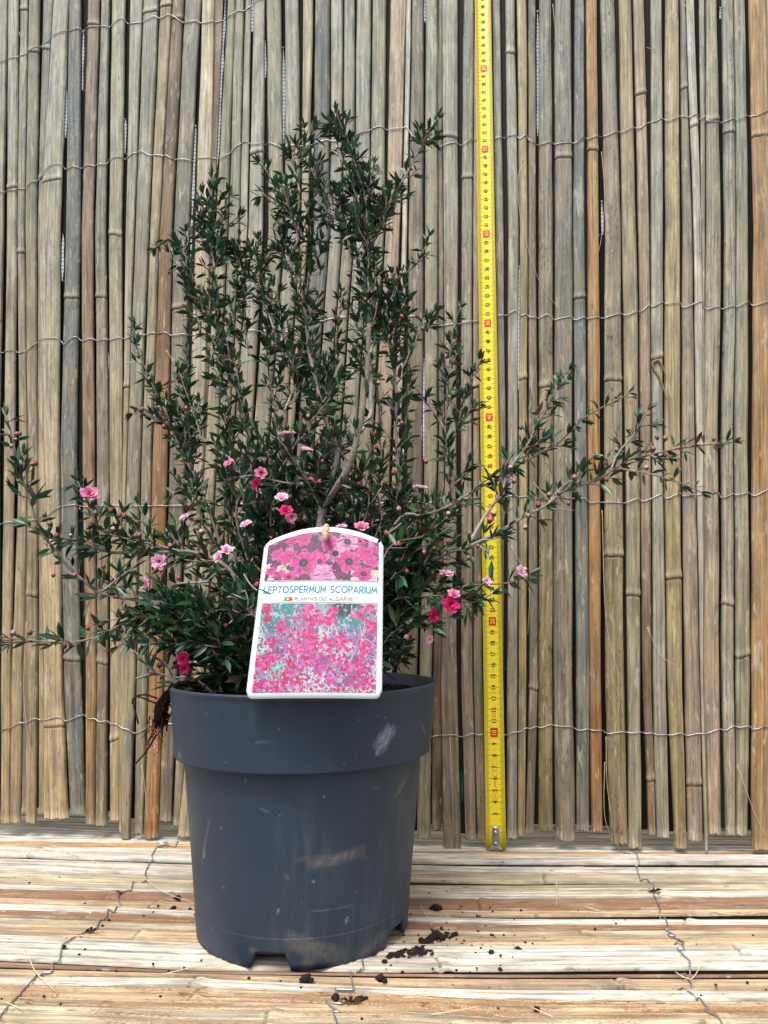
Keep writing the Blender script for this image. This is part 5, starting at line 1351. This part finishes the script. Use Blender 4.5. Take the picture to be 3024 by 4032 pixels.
picture('lower_flower_photo', paint_bot(300, 220), .040, .960, .032, lambda s: .585)
# thin green rules
for t0 in (.731, .588):
    mb = MB(); mb.add([card(s, q, .00016) for q in (t0, t0+.004) for s in np.linspace(.04, .96, 20)], [(j, j+1, 21+j, 20+j) for j in range(19)]); mb.build('green_rule', M_grey, ptag)
# stroke lettering
def arc(cx, cy, rx, ry, a0, a1, n=10): return [(cx+rx*math.cos(R(a0+(a1-a0)*i/n)), cy+ry*math.sin(R(a0+(a1-a0)*i/n))) for i in range(n+1)]
ST = {'L': [[(0, 1), (0, 0), (.5, 0)]], 'E': [[(.52, 1), (0, 1), (0, 0), (.52, 0)], [(.0, .5), (.45, .5)]], 'P': [[(0, 0), (0, 1), (.3, 1)]+arc(.3, .74, .25, .26, 90, -90, 8)+[(.1, .48)]], 'T': [[(0, 1), (.62, 1)], [(.31, 1), (.31, 0)]],
      'O': [arc(.42, .5, .42, .5, 0, 360, 22)], 'S': [arc(.27, .75, .25, .25, 40, 270, 9)+arc(.27, .25, .27, .25, 90, -140, 9)], 'R': [[(0, 0), (0, 1), (.3, 1)]+arc(.3, .74, .25, .26, 90, -90, 8)+[(.18, .48), (.58, 0)]],
      'M': [[(0, 0), (.06, 1), (.38, .25), (.70, 1), (.76, 0)]], 'U': [[(0, 1), (0, .3)]+arc(.29, .29, .29, .29, 180, 360, 9)+[(.58, 1)]], 'C': [arc(.42, .5, .42, .5, 50, 310, 16)], 'A': [[(0, 0), (.34, 1), (.68, 0)], [(.30, .28), (.56, .28)]],
      'I': [[(0, 0), (0, 1)]], 'N': [[(0, 0), (0, 1), (.56, 0), (.56, 1)]], 'D': [[(0, 0), (0, 1), (.2, 1)]+arc(.2, .5, .42, .5, 90, -90, 12)+[(0, 0)]], 'G': [arc(.42, .5, .42, .5, 50, 340, 16)+[(.84, .46), (.5, .46)]], 'V': [[(0, 1), (.32, 0), (.64, 1)]], ' ': []}
WD = {'L': .5, 'E': .52, 'P': .55, 'T': .62, 'O': .84, 'S': .54, 'R': .58, 'M': .76, 'U': .58, 'C': .74, 'A': .68, 'I': 0, 'N': .56, 'D': .62, 'G': .84, 'V': .64, ' ': .32}
def lettering(name, s_, x0, x1, ybase, hgt, th, mat):
    tot = sum(WD[c] for c in s_)+.26*(len(s_)-1); k = (x1-x0)/tot; x = x0; mb = MB()
    W_ = (BR_-BL).length*.93; H_ = (TL-BL).length
    for c in s_:
        for st in ST[c]:
            for (a, b_), (c_, d_) in zip(st[:-1], st[1:]):
                pa = (x+a*k, ybase+b_*hgt); pb = (x+c_*k, ybase+d_*hgt)
                dx, dy = (pb[0]-pa[0])*W_, (pb[1]-pa[1])*H_; L_ = math.hypot(dx, dy)+1e-9; nx, ny = -dy/L_*th/2/W_, dx/L_*th/2/H_; ex, ey = dx/L_*th*.4/W_, dy/L_*th*.4/H_
                mb.add([card(pa[0]-ex+nx, pa[1]-ey+ny, .00022), card(pb[0]+ex+nx, pb[1]+ey+ny, .00022), card(pb[0]+ex-nx, pb[1]+ey-ny, .00022), card(pa[0]-ex-nx, pa[1]-ey-ny, .00022)], [(0, 3, 2, 1)])
        x += (WD[c]+.26)*k
    mb.build(name, mat, ptag, smooth=False)
lettering('title_lettering', 'LEPTOSPERMUM SCOPARIUM', .045, .950, .656, .042, .00062, M_teal)
lettering('small_lettering', 'PLANTAS DO ALGARVE', .305, .765, .603, .022, .00036, M_grey)
fl_ = MB()
fl_.add([card(*q, .00022) for q in ((.217, .603), (.250, .600), (.250, .629), (.222, .627))], [(0, 1, 2, 3)], (.02, .33, .15))
fl_.add([card(*q, .00022) for q in ((.251, .600), (.288, .604), (.284, .625), (.251, .629))], [(0, 1, 2, 3)], (.75, .02, .03))
fl_.add([card(.251+.009*math.cos(a), .614+.008*math.sin(a), .00026) for a in np.linspace(0, 6.28, 10)[:-1]], [tuple(range(9))], (.85, .65, .05))
fl_.build('flag_emblem', M_print, ptag, smooth=False)
# leaves and a bud that lean across the tag edges
mbw, mbl = MB(), MB()
PP = catmull([atY(960, 2260, -.25), atY(985, 2300, -.268), atY(1012, 2325, -.284)], .003)
mbw.tube(PP, .0005, 5, col=bark_col(.5))
for (u, v), (u2, v2) in (((1012, 2318), (1070, 2338)), ((1005, 2330), (988, 2385)), ((1000, 2300), (1010, 2230))):
    a, b_ = atY(u, v, -.284), atY(u2, v2, -.286); add_leaf(mbl, a, b_-a, (b_-a).length, .0034, True)
o = mbw.build('branch', M_bark, shrub); mbl.build('foliage', M_leaf, o)
mbw, mbl = MB(), MB()
PP = catmull([atY(1580, 2060, -.225), atY(1555, 2080, -.24), atY(1525, 2100, -.252)], .003); mbw.tube(PP, .0005, 5, col=bark_col(.5))
for (u, v), (u2, v2) in (((1520, 2105), (1478, 2142)), ((1530, 2090), (1500, 2060)), ((1530, 2100), (1560, 2150))):
    a, b_ = atY(u, v, -.253), atY(u2, v2, -.256); add_leaf(mbl, a, b_-a, (b_-a).length, .0036, True)
o = mbw.build('branch', M_bark, shrub); mbl.build('foliage', M_leaf, o)

for o in bpy.data.objects:
    if '_w' in o: del o['_w']
